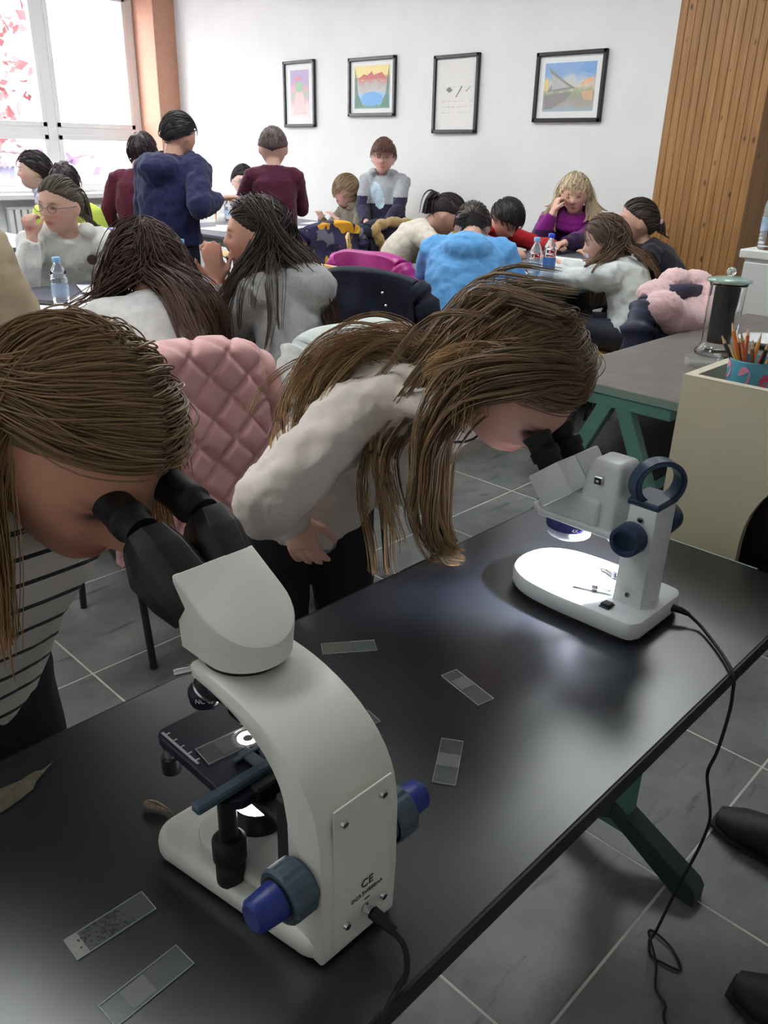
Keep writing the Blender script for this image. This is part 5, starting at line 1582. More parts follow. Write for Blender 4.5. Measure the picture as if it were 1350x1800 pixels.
        mp.materials.append(mat('trousers_%02x%02x%02x' % tuple(pants), s2l(*pants), 0.85, noise=0.12, nscale=60, bump=0.15, bscale=300))
        link(bpy.data.objects.new('trousers', mp), root)
    # ---- hair
    balls = [(C + U * half * 0.12 - F * half * 0.20, half * 0.74), (C - F * half * 0.05, half * 0.70), (C - U * half * 0.4 - F * half * 0.1, half * 0.5)]
    for t in np.linspace(0.1, 1.0, 10):
        r_ = np.interp(t, [0, 0.5, 0.8, 0.93, 1.0], [0.125, 0.122, 0.122, 0.105, 0.085]) * s * top.get('fat', 1.0)
        for o_ in (-0.05, 0, 0.05): balls.append((sp_at(t) + Rb * o_ * s, r_))
    for sd in arms:
        S, E, W, sgn = arms[sd]
        for t in np.linspace(0, 1, 5): balls.append((S * (1 - t) + E * t, 0.066 * s))
    ctx = dict(top=(root_top if top else None), base=base, C=C, M=M, half=half, balls=balls, root=root, off=off, N=sp_at(1.0), Rb=Rb, Fb=Fb, F=F, U=U, Rt=Rt, sp=sp_at, back=back, dirb=dirb, s=s, arms=arms)
    hair = hair or {}
    if hair:
        seed = hair.get('seed', 1)
        c0 = np.array(s2l(*hair['col'])); c1 = np.array(s2l(*hair.get('tip', hair['col'])))
        cap, fs = hair_cap(C, M, half, hair['line'], hair.get('thick', 0.10), seed, hair.get('tuft', 0.02))
        capcol = np.tile(c0 * 0.85, (len(cap), 1))
        rs = np.random.RandomState(seed)
        capcol *= (0.8 + 0.4 * rs.rand(len(cap)))[:, None]
        mh = mesh_np('hair', cap - np.array(base), np.array(fs), np.clip(capcol, 0, 1))
        mh.materials.append(M_hair)
        ho = link(bpy.data.objects.new('hair', mh), root)
        # short strands lying on the cap give it texture
        if hair.get('fuzz', 260):
            nfz = hair.get('fuzz', 260)
            dd = rs.normal(0, 1, (nfz * 3, 3)); dd /= np.linalg.norm(dd, axis=1, keepdims=True)
            az = np.abs(np.arctan2(dd[:, 0], dd[:, 1]))
            bs = head_surface(dd, False)
            ok = bs[:, 2] > np.interp(az, [0, PI / 4, PI / 2, 3 * PI / 4, PI], hair['line']) + 0.05
            dd = dd[ok][:nfz]
            ln = hair.get('fuzzlen', 0.45)
            comb = np.array(hair.get('comb', (0.0, 0.6, -0.8)))
            pp = []
            thf = hair.get('thick', 0.10)
            for dv in dd:
                cm = comb - dv * comb.dot(dv); cm = cm / (np.linalg.norm(cm) + 1e-6)
                row = []
                for t in np.linspace(0, 1, 6):
                    e = unit(dv + cm * ln * t)
                    tv = thf(e[None])[0] if callable(thf) else thf
                    row.append(C + M @ (head_surface(e[None], False)[0] * (1 + tv + 0.02 + 0.03 * math.sin(t * 3)) * half))
                pp.append(row)
            tn = rs.uniform(0.6, 1.35, (len(pp), 1, 1))
            cl = np.tile(c0[None, None] * tn, (1, 6, 1))
            v_, f_, cc_ = tubes(np.array(pp), hair.get('fuzzr', 0.0032), 0.0012, 4, np.clip(cl, 0, 1))
            ms = mesh_np('hair_strands', v_ - np.array(base), f_, cc_)
            ms.materials.append(M_hair)
            link(bpy.data.objects.new('hair_strands', ms), ho)
        if 'long' in hair:
            kw = dict(hair['long'])
            v_, f_, cc_ = long_hair(C, M, half, balls, kw.pop('n'), kw.pop('sub'), kw.pop('length'), c0, c1, seed, **kw)
            ms = mesh_np('long_strands', v_ - np.array(base), f_, cc_)
            ms.materials.append(M_hair)
            link(bpy.data.objects.new('long_strands', ms), ho)
        if 'tail' in hair:
            # ponytail: strands from a knot on the back of the head
            kd, ln, bw = hair['tail'][:3]
            k0 = C + M @ (head_surface(unit(kd)[None], False)[0] * half * 1.10)
            out_ = unit(k0 - C)
            pp, cl = [], []
            for i in range(70):
                j = rs.normal(0, 1, 3) * 0.010
                p = k0 + j * 0.5; vv = unit(out_ + rs.normal(0, 0.12, 3)); row = [p]
                lw = ln * rs.uniform(0.7, 1.05)
                for q_ in range(13):
                    vv = unit(vv * 0.64 + np.array([0, 0, -1.0]) * 0.36)
                    p = push_out(p + vv * lw / 13, balls, 0.006) + j * 0.06 * bw
                    row.append(p)
                pp.append(row); cl.append(np.tile((c0 * rs.uniform(0.6, 1.3))[None], (14, 1)))
            v_, f_, cc_ = tubes(np.array(pp), 0.0055, 0.002, 4, np.clip(np.array(cl), 0, 1))
            ms = mesh_np('ponytail', v_ - np.array(base), f_, cc_)
            ms.materials.append(M_hair)
            po = link(bpy.data.objects.new('ponytail', ms), ho)
            tie = MB(); ax3 = Vector(out_)
            tie.loft([tuple(k0 + out_ * 0.002), tuple(k0 + out_ * 0.016)], [0.017, 0.017], n=14)
            tm = tie.mesh('hair_tie'); tm.transform(off); tm.materials.append(mat('hair_tie_%s' % seed, s2l(*hair.get('tie', (30, 30, 34))), 0.6, noise=0.1))
            link(bpy.data.objects.new('hair_tie', tm), po)
    if extra: extra(ctx)
    if pose == 'sit':
        if seat == 'none':
            stool(Pv[0], Pv[1], ('round stool under the ' + ' '.join(label.split()[:7])).rstrip(','))
        else:
            cx, cy, cf = seat if seat else (Pv[0] - Fb[0] * 0.02, Pv[1] - Fb[1] * 0.02, yaw)
            chair(cx, cy, cf, ('school chair of the ' + ' '.join(label.split()[:8])).rstrip(','))
    return ctx

def fabric(name, c, rough=0.9, noise=0.08, nscale=40, bump=0.35, bscale=260, c2=None, sheen=0.15):
    return mat(name, s2l(*c), rough, noise=noise, nscale=nscale, bump=bump, bscale=bscale, color2=s2l(*c2) if c2 else None, sheen=sheen, spec=0.2)

def child(ctx, mb, name, m_, auto=None):
    o = mb.build(name, m_, None, auto)
    o.data.transform(ctx['off'])
    o.parent = ctx['root']
    return o

def glasses(ctx):
    C, M, half = ctx['C'], ctx['M'], ctx['half']
    mb = MB()
    def P(x, y, z): return tuple(C + M @ (np.array([x, y, z]) * half))
    for sg in (-1, 1):
        pts = [P(sg * 0.30 + 0.20 * math.cos(a), 0.93 - 0.05 * abs(math.cos(a)), 0.02 + 0.14 * math.sin(a)) for a in np.linspace(0, 2 * PI, 17)]
        mb.loft(pts, [0.0018] * 17, n=6)
        mb.loft([P(sg * 0.50, 0.86, 0.06), P(sg * 0.72, 0.45, 0.06), P(sg * 0.76, 0.0, 0.04)], [0.0018] * 3, n=6)
    mb.loft([P(-0.10, 0.95, 0.05), P(0.10, 0.95, 0.05)], [0.0018] * 2, n=6)
    child(ctx, mb, 'glasses', mat('thin_glasses_frame', s2l(120, 110, 120), 0.3, metal=0.4, noise=0.05))

def stool(x, y, label):
    o = empty('stool', (x, y, 0.0), 0, label, 'stool')
    MB().lathe([(0.15, 0.415), (0.16, 0.42), (0.16, 0.435), (0.15, 0.44), (0.001, 0.441)], n=28).build('seat', M_ply, o)
    for k in range(4):
        a = PI / 4 + k * PI / 2
        MB().loft([(0.15 * math.cos(a), 0.15 * math.sin(a), 0.0), (0.11 * math.cos(a), 0.11 * math.sin(a), 0.415)], [0.011, 0.011], n=8).build('leg', M_tube, o)

SHORT = [0.42, 0.40, 0.0, -0.55, -0.78]
FRINGE = [0.24, 0.20, -0.12, -0.55, -0.75]
LONG = [0.56, 0.40, -0.25, -0.7, -0.95]
PULLED = [0.58, 0.42, 0.10, -0.45, -0.70]
def region(ctx, m_, test):
    """faces of the top whose world centre passes the test take another cloth"""
    me = ctx['top'].data
    me.materials.append(m_)
    k = len(me.materials) - 1
    n = len(me.polygons)
    c = np.empty(n * 3, np.float32); me.polygons.foreach_get('center', c)
    c = c.reshape(-1, 3) + np.array(ctx['base'])
    mk = test(c)
    mi = np.zeros(n, np.int32); me.polygons.foreach_get('material_index', mi)
    mi[mk] = k
    me.polygons.foreach_set('material_index', mi)
# ------------------------------------------------------------------ the cast
def stripe_material():
    mt = mat('striped_jersey', s2l(222, 216, 208), 0.9, noise=0.03, bump=0.2, bscale=300, sheen=0.1)
    nt = mt.node_tree; L = nt.links.new
    tc = nt.nodes.new('ShaderNodeTexCoord'); sp_ = nt.nodes.new('ShaderNodeSeparateXYZ'); L(tc.outputs['Object'], sp_.inputs[0])
    ma = nt.nodes.new('ShaderNodeMath'); ma.operation = 'MULTIPLY_ADD'; ma.inputs[1].default_value = 0.5
    L(sp_.outputs['Y'], ma.inputs[0]); L(sp_.outputs['Z'], ma.inputs[2])
    dv = nt.nodes.new('ShaderNodeMath'); dv.operation = 'DIVIDE'; dv.inputs[1].default_value = 0.030; L(ma.outputs[0], dv.inputs[0])
    fr = nt.nodes.new('ShaderNodeMath'); fr.operation = 'FRACT'; L(dv.outputs[0], fr.inputs[0])
    lt = nt.nodes.new('ShaderNodeMath'); lt.operation = 'LESS_THAN'; lt.inputs[1].default_value = 0.17; L(fr.outputs[0], lt.inputs[0])
    mx = nt.nodes.new('ShaderNodeMix'); mx.data_type = 'RGBA'
    L(lt.outputs[0], mx.inputs[0])
    bs = nt.nodes['Principled BSDF']
    src = bs.inputs['Base Color'].links[0].from_socket
    L(src, mx.inputs[6]); mx.inputs[7].default_value = (0.02, 0.02, 0.025, 1)
    L(mx.outputs[2], bs.inputs['Base Color'])
    return mt

# girl at the compound microscope
A_ = person('girl with long brown hair and striped top looking into the compound microscope', (0.338, 0.748, 1.094), (-84, -40, 8), (0.245, 1.04, 0.69), -78, 'stand',
       skin=(206, 150, 122), hh=0.228, sw=0.165, voxel=0.007, detail=True, pants=(26, 26, 32), waist=(0.125, 0.10),
       top=dict(mat=stripe_material(), name='striped_top', folds=0.012, sleeve=0.9, collar=0.9),
       hands={'R': (0.02, 1.05, 0.68), 'L': (0.36, 1.22, 0.66)}, elbow={'L': np.array([0.2, 0.9, -0.2]), 'R': np.array([-0.6, 0.6, -0.3])},
       hair=dict(col=(146, 118, 88), tip=(190, 148, 98), line=[0.66, 0.50, 0.14, -0.5, -0.9], thick=0.075, seed=11, fuzz=0,
                 long=dict(n=320, sub=16, tuck=1.5, length=0.20, betas=(36, 178), phis=1.5, sweep=0.5, stiff=0.62, r0=0.0012, spread=0.0095, wave=0.004, lift=0.03, taper=0.2, side_len={-1: 0.62, 1: 1.0}, part=-0.12)))

# girl at the stereo microscope
def hoodie_cream(): return fabric('cream_hoodie', (226, 214, 206), nscale=15, noise=0.04, bump=0.2)
def b_extra(ctx):
    # pale band of the grey shirt under the hoodie and a dark necklace cord
    mb = MB()
    p0 = ctx['sp'](-0.075)
    mb.loft([tuple(ctx['sp'](-0.12)), tuple(p0), tuple(ctx['sp'](0.0))], [0.135, 0.14, 0.135], [0.105, 0.108, 0.10], xax=tuple(ctx['Rb']), n=28, cap=False)
    child(ctx, mb, 'shirt_hem', fabric('grey_shirt', (150, 150, 152)))
    C_, M_, hf = ctx['C'], ctx['M'], ctx['half']
    H = lambda x, y, z, k=1.09: tuple(C_ + M_ @ (head_surface(unit((x, y, z))[None], False)[0] * hf * k))
    S_ = lambda t, b, r, dz=0.0: tuple(ctx['sp'](t) + ctx['back'] * b + ctx['Rb'] * r + np.array([0, 0, dz]))
    c0, c1 = np.array(s2l(136, 110, 86)), np.array(s2l(196, 160, 112))
    G = [([H(0.0, -0.5, 0.85), H(0.2, -0.95, 0.2), S_(1.0, 0.05, 0.03), S_(0.95, 0.095, 0.06), S_(0.88, 0.112, 0.10), S_(0.83, 0.085, 0.155), S_(0.79, 0.03, 0.200), S_(0.77, -0.02, 0.205, -0.03)], 360, [0.02, 0.022, 0.022, 0.022, 0.024, 0.024, 0.022, 0.02], 0.008),
         ([H(0.0, -0.3, 0.95), H(-0.05, -0.98, 0.15), S_(1.0, 0.055, -0.03), S_(0.94, 0.105, -0.01), S_(0.87, 0.116, 0.03), S_(0.81, 0.112, 0.08), S_(0.77, 0.085, 0.145), S_(0.75, 0.05, 0.18)], 300, [0.02, 0.022, 0.022, 0.024, 0.024, 0.024, 0.022, 0.02], 0.008),
         ([H(0.45, -0.6, 0.6), H(0.75, -0.65, -0.2), S_(1.0, -0.01, 0.09), S_(0.96, -0.06, 0.135), S_(0.93, -0.115, 0.145), S_(0.90, -0.135, 0.13, -0.04), S_(0.89, -0.14, 0.12, -0.09)], 150, [0.02, 0.02, 0.016, 0.014, 0.016, 0.02, 0.02], 0.014),
         ([H(0.5, -0.5, 0.6), H(0.8, -0.5, -0.3), S_(1.0, -0.02, 0.10), S_(0.95, -0.08, 0.15), S_(0.91, -0.13, 0.15, -0.04), S_(0.88, -0.14, 0.14, -0.11), S_(0.86, -0.14, 0.13, -0.16)], 36, [0.012, 0.02, 0.02, 0.022, 0.026, 0.028, 0.028], 0.020),
         ([H(0.2, 0.4, 0.9), H(0.68, 0.15, 0.7), H(0.9, -0.1, 0.05), (0.922, 0.765, 0.975), (0.924, 0.772, 0.90), (0.928, 0.776, 0.83), (0.950, 0.768, 0.768), (0.978, 0.748, 0.7475)], 460, [0.010, 0.016, 0.018, 0.014, 0.013, 0.015, 0.013, 0.007], 0.006)]
    for i, (ct, n, spd, wv) in enumerate(G):
        v_, f_, cc_ = guided(ct, n, spd, c0, c1, 40 + i, r0=0.0011, wave=wv, K=26)
        v_[:, 2] = np.maximum(v_[:, 2], 0.732)
        ms = mesh_np('hair_lock', v_ - np.array(ctx['base']), f_, cc_)
        ms.materials.append(M_hair)
        link(bpy.data.objects.new('hair_lock', ms), ctx['root'])
    N, F_, R_, d_ = ctx['N'], ctx['Fb'], ctx['Rb'], ctx['dirb']
    pts = [tuple(N + R_ * 0.07 * math.cos(a) + F_ * (0.075 * math.sin(a)) - d_ * 0.02 + np.array([0, 0, -0.04 * max(0, math.sin(a))])) for a in np.linspace(0, 2 * PI, 25)]
    child(ctx, MB().loft(pts, [0.0022] * 25, n=6), 'necklace', mat('dark_cord', s2l(30, 28, 40), 0.5, noise=0.1))
B_ = person('girl in cream hoodie with long brown hair bending over the stereo microscope', (1.022, 0.708, 1.048), (-88, -50, -4), (0.985, 1.16, 0.715), -106, 'stand',
       skin=(226, 178, 162), hh=0.228, sw=0.160, voxel=0.007, detail=True, pants=(22, 22, 34), fa=0.225,
       top=dict(mat=hoodie_cream(), name='hoodie', folds=0.020, fscale=0.045, sleeve=0.95, hood=True, fat=0.98),
       hands={'R': (0.845, 1.03, 0.765), 'L': (1.16, 1.10, 0.74)}, hdir={'R': ((0.25, -0.15, -1.0), (-0.8, -0.5, -0.1))}, curl={'R': 0.25},
       elbow={'R': np.array([-0.85, -0.35, 0.1]), 'L': np.array([0.9, 0.3, -0.2])}, ua=0.215, spine_bend=0.035, extra=b_extra,
       hair=dict(col=(136, 110, 86), tip=(186, 150, 104), line=[0.62, 0.46, 0.05, -0.6, -0.95], thick=0.085, seed=23, fuzz=0,
                 long=dict(n=260, sub=15, tuck=0.8, length=0.05, betas=(38, 182), phis=1.45, sweep=0.6, stiff=0.8, r0=0.0012, spread=0.009, wave=0.003, lift=0.03, taper=0.2)))

V9 = 0.0095
# girls at the left table
def d_extra(ctx):
    glasses(ctx)
    p = np.array((2.005, 3.80, 0.93))
    C = ctx['sp'](0.72) + ctx['Fb'] * 0.128 - ctx['Rb'] * 0.10
    f = ctx['Fb']
    child(ctx, MB().loft([tuple(C - f * 0.01), tuple(C + f * 0.006)], [0.022, 0.022], n=18), 'badge', mat('dark_round_badge', s2l(58, 40, 40), 0.5, noise=0.2, nscale=200))
person('girl with ponytail and glasses in white sweater, chin on hand', (1.78, 3.74, 1.085), (-154, -6, 4), (1.86, 3.98, 0.53), -112, 'sit', skin=(212, 170, 152), hh=0.232, sw=0.17, voxel=V9,
       top=dict(mat=fabric('white_fleece', (226, 226, 222), nscale=90, noise=0.05, bump=0.5), hood=True, folds=0.02), hands={'R': (1.60, 3.66, 0.965), 'L': (1.95, 3.62, 0.80)},
       elbow={'R': np.array([-0.4, -0.3, -0.9])}, hdir={'R': ((-0.1, 0.1, 1.0), (-0.8, -0.5, 0))}, curl={'R': 0.9}, extra=d_extra,
       hair=dict(col=(88, 76, 62), line=PULLED, thick=0.05, seed=3, tuft=0.008, fuzz=300, fuzzlen=0.6, comb=(0, -1, 0.1), fuzzr=0.0025, tail=((0, -0.9, 0.35), 0.26, 1.0)))
person('girl seen from behind with long dark brown hair and white top', (1.405, 2.41, 1.005), (62, -14, 0), (1.22, 2.10, 0.54), 72, 'sit', seat=(1.13, 2.03, 88), hh=0.235, sw=0.16, voxel=V9,
       top=dict(mat=fabric('white_jersey', (224, 222, 222)), folds=0.014), hands={'R': (1.62, 2.70, 0.79), 'L': (1.30, 2.76, 0.79)},
       hair=dict(col=(76, 56, 52), tip=(104, 76, 64), line=LONG, thick=0.10, seed=5, fuzz=200, comb=(0.1, -0.5, -1), long=dict(n=210, sub=14, length=0.42, betas=(50, 175), phis=1.3, tuck=1.0, r0=0.0021, spread=0.017, wave=0.005, lift=0.07, stiff=0.6)))
person('girl in grey hoodie in profile with dark hair, hands raised before her mouth', (1.845, 2.406, 1.066), (140, -2, 0), (1.76, 2.11, 0.54), 118, 'sit', seat=(1.70, 2.00, 92), skin=(200, 148, 126), hh=0.238, sw=0.17, voxel=V9,
       top=dict(mat=fabric('grey_marl_hoodie', (166, 166, 166), nscale=120, noise=0.1), hood=True, folds=0.022), hands={'R': (1.735, 2.50, 0.915), 'L': (1.705, 2.46, 0.915)},
       elbow={'R': np.array([0.3, 0.2, -1]), 'L': np.array([-0.3, -0.4, -1])}, hdir={'R': ((-0.15, 0.1, 1.0), (0.7, 0.7, 0.0)), 'L': ((-0.1, 0.1, 1.0), (-0.7, -0.7, 0.0))}, curl={'R': 0.12, 'L': 0.12},
       hair=dict(col=(58, 46, 44), tip=(96, 72, 60), line=[0.56, 0.42, 0.08, -0.5, -0.9], thick=0.09, seed=6, fuzz=300, fuzzlen=0.7, comb=(0, -1, -0.3), long=dict(n=190, sub=12, length=0.46, tuck=1.0, betas=(50, 178), phis=1.5, sweep=0.6, r0=0.0021, spread=0.017, wave=0.007, lift=0.08, stiff=0.62)))
person('person in khaki jacket seen from behind at the left edge', (0.81, 2.62, 1.235), (60, -5, 0), (0.77, 2.50, 0.74), 60, 'stand', hh=0.225, sw=0.185, voxel=0.011,
       top=dict(mat=fabric('khaki_jacket', (176, 160, 136), nscale=14, noise=0.08), name='jacket', hood=True, folds=0.03, fscale=0.1, fat=1.15, sleeve=1.15),
       hair=dict(col=(84, 66, 54), line=LONG, thick=0.10, seed=8, fuzz=0, long=dict(n=60, sub=6, length=0.16, phis=1.75, r0=0.0034, spread=0.012, lift=0.08)))

# boys by the window
person('boy in patterned pale sweater in profile by the window', (2.68, 5.94, 1.14), (150, 0, 0), (2.80, 5.98, 0.53), 150, 'sit', skin=(216, 176, 160), hh=0.235, sw=0.16, voxel=0.011,
       top=dict(mat=fabric('patterned_pale_sweater', (206, 206, 222), noise=0.2, nscale=24, c2=(120, 130, 170)), collar=1.0), hair=dict(col=(40, 32, 32), line=SHORT, thick=0.12, seed=9, fuzz=220, comb=(0, 0.8, 0.3)))
person('boy in yellow green jacket behind the ponytailed girl', (2.605, 5.37, 1.085), (50, -4, 0), (2.58, 5.26, 0.53), 48, 'sit', hh=0.235, sw=0.17, voxel=0.011,
       top=dict(mat=fabric('yellow_green_jacket', (206, 222, 96), noise=0.05), name='jacket', hood=True, fat=1.1), hair=dict(col=(54, 40, 48), line=SHORT, thick=0.12, seed=10, fuzz=200))

# boys standing round their table
person('boy in maroon sweater half hidden behind the navy hooded boy', (3.10, 5.24, 1.275), (30, -20, 0), (3.02, 5.22, 0.76), 40, 'stand', skin=(200, 156, 140), hh=0.235, sw=0.16, voxel=V9,
       top=dict(mat=fabric('maroon_sweater', (90, 34, 54)), collar=1.0, folds=0.014), pants=(60, 44, 70), hair=dict(col=(58, 44, 50), line=SHORT, thick=0.09, seed=12, fuzz=220))
person('boy in navy hoodie standing with one arm stretched over the table', (3.075, 4.76, 1.385), (5, -8, 0), (2.93, 4.70, 0.79), 22, 'stand', skin=(208, 160, 140), hh=0.245, sw=0.20, voxel=V9,
       top=dict(mat=fabric('navy_hoodie', (36, 36, 74), noise=0.06), name='hoodie', hood=True, folds=0.024, fat=1.15, sleeve=1.1), pants=(28, 28, 46),
       hands={'R': (3.17, 4.50, 1.035), 'L': (3.2, 4.95, 0.92)}, hdir={'R': ((0.75, -0.5, 0.12), (0, 0, 1))}, curl={'R': 0.15}, elbow={'R': np.array([-0.1, -0.6, -0.8])},
       hair=dict(col=(46, 42, 44), line=[0.42, 0.40, -0.05, -0.3, -0.45], thick=0.10, seed=13, fuzz=300, comb=(0.3, 0.6, 0.2)))
def k_extra(ctx): glasses(ctx)
person('boy with glasses and grey sweater sitting behind the water bottle', (4.50, 6.04, 1.05), (-118, -4, 3), (4.60, 6.22, 0.53), -115, 'sit', skin=(222, 184, 174), hh=0.245, sw=0.17, voxel=V9, extra=k_extra,
       top=dict(mat=fabric('light_grey_sweater', (190, 190, 192)), collar=1.0), hands={'R': (4.24, 5.80, 0.80), 'L': (4.62, 5.76, 0.80)},
       hair=dict(col=(50, 40, 42), line=SHORT, thick=0.11, seed=14, fuzz=260, comb=(0.2, 0.4, 0.8)))
person('boy in maroon sweater standing with his back turned', (3.62, 4.525, 1.325), (48, -12, 0), (3.57, 4.43, 0.79), 46, 'stand', skin=(206, 164, 150), hh=0.24, sw=0.152, voxel=V9,
       top=dict(mat=fabric('maroon_knit', (76, 28, 50)), collar=1.1, folds=0.014), hands={'R': (3.82, 4.62, 0.98), 'L': (3.62, 4.80, 0.96)}, elbow={'R': np.array([0.1, -0.7, -0.8]), 'L': np.array([-0.7, 0.1, -0.9])},
       hair=dict(col=(98, 84, 84), line=[0.40, 0.36, 0.05, -0.15, -0.35], thick=0.07, seed=15, fuzz=320, fuzzlen=0.25, comb=(0, 0.3, 0.9), fuzzr=0.0026))
person('fair haired boy in olive hoodie sitting at the boys table', (4.98, 5.28, 1.005), (166, -6, 0), (5.12, 5.30, 0.53), 168, 'sit', skin=(220, 178, 164), hh=0.24, sw=0.155, voxel=V9,
       top=dict(mat=fabric('olive_hoodie', (128, 120, 108)), hood=True), hands={'L': (4.80, 5.20, 0.80), 'R': (4.82, 5.42, 0.80)},
       hair=dict(col=(150, 126, 98), line=FRINGE, thick=0.14, seed=16, fuzz=320, comb=(0, 0.9, -0.4), fuzzlen=0.7))
def n_extra(ctx):
    navy = fabric('navy_sleeve', (46, 44, 66)); pale = fabric('pale_blue_print', (184, 204, 220), noise=0.15, nscale=20)
    S = ctx['arms']
    region(ctx, navy, lambda c: (c[:, 2] < 0.985) & (np.abs((c - np.array(ctx['N'])) @ ctx['Rb']) > 0.105))
    region(ctx, navy, lambda c: (c[:, 2] < 0.93))
    region(ctx, pale, lambda c: ((((c - np.array(ctx['N'])) @ ctx['Rb'] - 0.03 - (c[:, 2] - 1.0) * 0.3) / 0.055) ** 2 + ((c[:, 2] - 0.99) / 0.10) ** 2 < 1) & (((c - np.array(ctx['sp'](0.6))) @ ctx['Fb']) > 0.05))
person('boy in grey and navy hoodie standing and looking at the camera', (5.10, 4.98, 1.275), (-138, -4, 2), (5.13, 4.93, 0.74), -150, 'stand', skin=(218, 170, 156), hh=0.25, sw=0.165, voxel=V9, extra=n_extra,
       top=dict(mat=fabric('grey_hoodie', (168, 170, 176)), name='hoodie', hood=True), pants=(40, 40, 54), hands={'R': (4.84, 4.90, 0.80), 'L': (4.90, 4.74, 0.80)},
       hair=dict(col=(108, 76, 66), line=[0.26, 0.26, -0.02, -0.3, -0.45], thick=0.14, seed=17, fuzz=320, comb=(0.1, 0.9, -0.2), fuzzlen=0.6))

# the table of the blonde woman
person('child in beige sweater with dark ponytail bent over the table', (4.12, 3.47, 0.985), (-52, -42, 0), (3.86, 3.72, 0.53), -46, 'sit', skin=(200, 156, 140), hh=0.235, sw=0.165, voxel=V9,
       top=dict(mat=fabric('beige_sweater', (204, 196, 184)), folds=0.02, sleeve=1.1), hands={'R': (4.00, 3.10, 0.80), 'L': (4.30, 3.12, 0.80)}, elbow={'R': np.array([-0.8, -0.3, -0.4])}, spine_bend=0.06,
       hair=dict(col=(48, 40, 40), line=PULLED, thick=0.06, seed=18, fuzz=260, comb=(0, -1, 0.2), tail=((0.1, -0.95, 0.3), 0.22, 1.0), tie=(150, 100, 110)))
person('boy in sky blue hoodie seen from behind', (3.47, 2.745, 0.995), (40, -48, 0), (3.10, 2.52, 0.53), 36, 'sit', seat='none', skin=(206, 160, 142), hh=0.235, sw=0.185, voxel=V9, spine_bend=0.05,
       top=dict(mat=fabric('sky_blue_hoodie', (96, 158, 214), noise=0.06), name='hoodie', hood=True, folds=0.024, fat=1.12, sleeve=1.1), hands={'R': (3.62, 2.56, 0.80), 'L': (3.50, 2.86, 0.80)}, elbow={'R': np.array([0.1, -0.5, -1.0]), 'L': np.array([-0.3, 0.5, -1.0])},
       hair=dict(col=(50, 40, 38), line=SHORT, thick=0.10, seed=19, fuzz=260, comb=(0, 0.9, 0.2)))
person('boy in red sweater with dark hair writing', (4.50, 3.29, 0.955), (-100, -46, 4), (4.60, 3.62, 0.53), -100, 'sit', skin=(208, 162, 142), hh=0.235, sw=0.16, voxel=V9, spine_bend=0.05,
       top=dict(mat=fabric('red_sweater', (186, 40, 48)), collar=1.0), hands={'R': (4.24, 3.02, 0.80), 'L': (4.72, 3.05, 0.80)}, elbow={'R': np.array([-0.9, 0.2, -0.3]), 'L': np.array([0.9, 0.0, -0.3])}, curl={'R': 0.7},
       hair=dict(col=(38, 32, 34), line=[0.34, 0.32, -0.05, -0.3, -0.5], thick=0.14, seed=20, fuzz=320, comb=(0.1, 0.9, -0.2)))
def r_extra(ctx):
    mb = MB()
    N, F_, R_ = ctx['N'], ctx['Fb'], ctx['Rb']
    for lay, (r, z) in enumerate(((0.085, 0.015), (0.10, -0.02), (0.11, -0.055))):
        for k in range(22):
            a = 2 * PI * k / 22
            mb.ball(tuple(N + R_ * r * math.cos(a) + F_ * (r * 0.85 * math.sin(a) + 0.015) + np.array([0, 0, z - 0.03 * math.sin(a)])), (0.032, 0.032, 0.026), 10, 7)
    me = fuse(mb, 0.009, 2, disp=0.012, dscale=0.04)
    me.transform(ctx['off']); me.materials.append(fabric('purple_cowl', (128, 30, 122)))
    link(bpy.data.objects.new('cowl_collar', me), ctx['root'])
    region(ctx, fabric('dark_purple_sleeve', (60, 34, 78)), lambda c: c[:, 2] < 0.88)
person('blonde woman in purple sweater with cowl collar resting her cheek on her hand', (5.06, 3.16, 1.10), (-152, -14, -4), (5.20, 3.20, 0.54), -150, 'sit', skin=(224, 178, 160), hh=0.245, sw=0.185, voxel=V9, extra=r_extra,
       top=dict(mat=fabric('purple_sweater', (122, 30, 118)), folds=0.016), hands={'R': (4.89, 3.20, 0.985), 'L': (4.62, 2.98, 0.80)}, elbow={'R': np.array([-0.3, 0.3, -0.9])}, hdir={'R': ((0.2, -0.1, 1.0), (-0.7, 0.5, 0.0))}, curl={'R': 0.8}, brow=(130, 100, 80),
       hair=dict(col=(204, 184, 154), tip=(224, 202, 170), line=[0.40, 0.34, -0.2, -0.7, -0.95], thick=0.12, seed=21, fuzz=200, comb=(0.1, 0.9, -0.5), long=dict(n=90, sub=8, length=0.24, betas=(60, 176), phis=1.6, tuck=0.5, r0=0.0028, spread=0.009, lift=0.05, stiff=0.5)))
person('girl in pale grey satin top with brown hair leaning on the table', (3.88, 2.21, 0.955), (122, -16, 0), (3.82, 2.00, 0.53), 108, 'sit', skin=(218, 176, 160), hh=0.235, sw=0.165, voxel=V9, spine_bend=0.05,
       top=dict(mat=fabric('pale_grey_satin', (202, 206, 206), bump=0.1, noise=0.04), folds=0.03, sleeve=1.1), hands={'L': (3.66, 2.52, 0.80), 'R': (4.02, 2.56, 0.80)}, elbow={'L': np.array([-0.6, -0.3, -0.7])},
       hair=dict(col=(92, 72, 60), tip=(120, 92, 70), line=LONG, thick=0.09, seed=22, fuzz=240, fuzzlen=0.6, comb=(0, -0.6, -0.8), long=dict(n=100, sub=7, length=0.30, betas=(50, 175), phis=1.75, r0=0.003, spread=0.011, lift=0.08, stiff=0.6)))
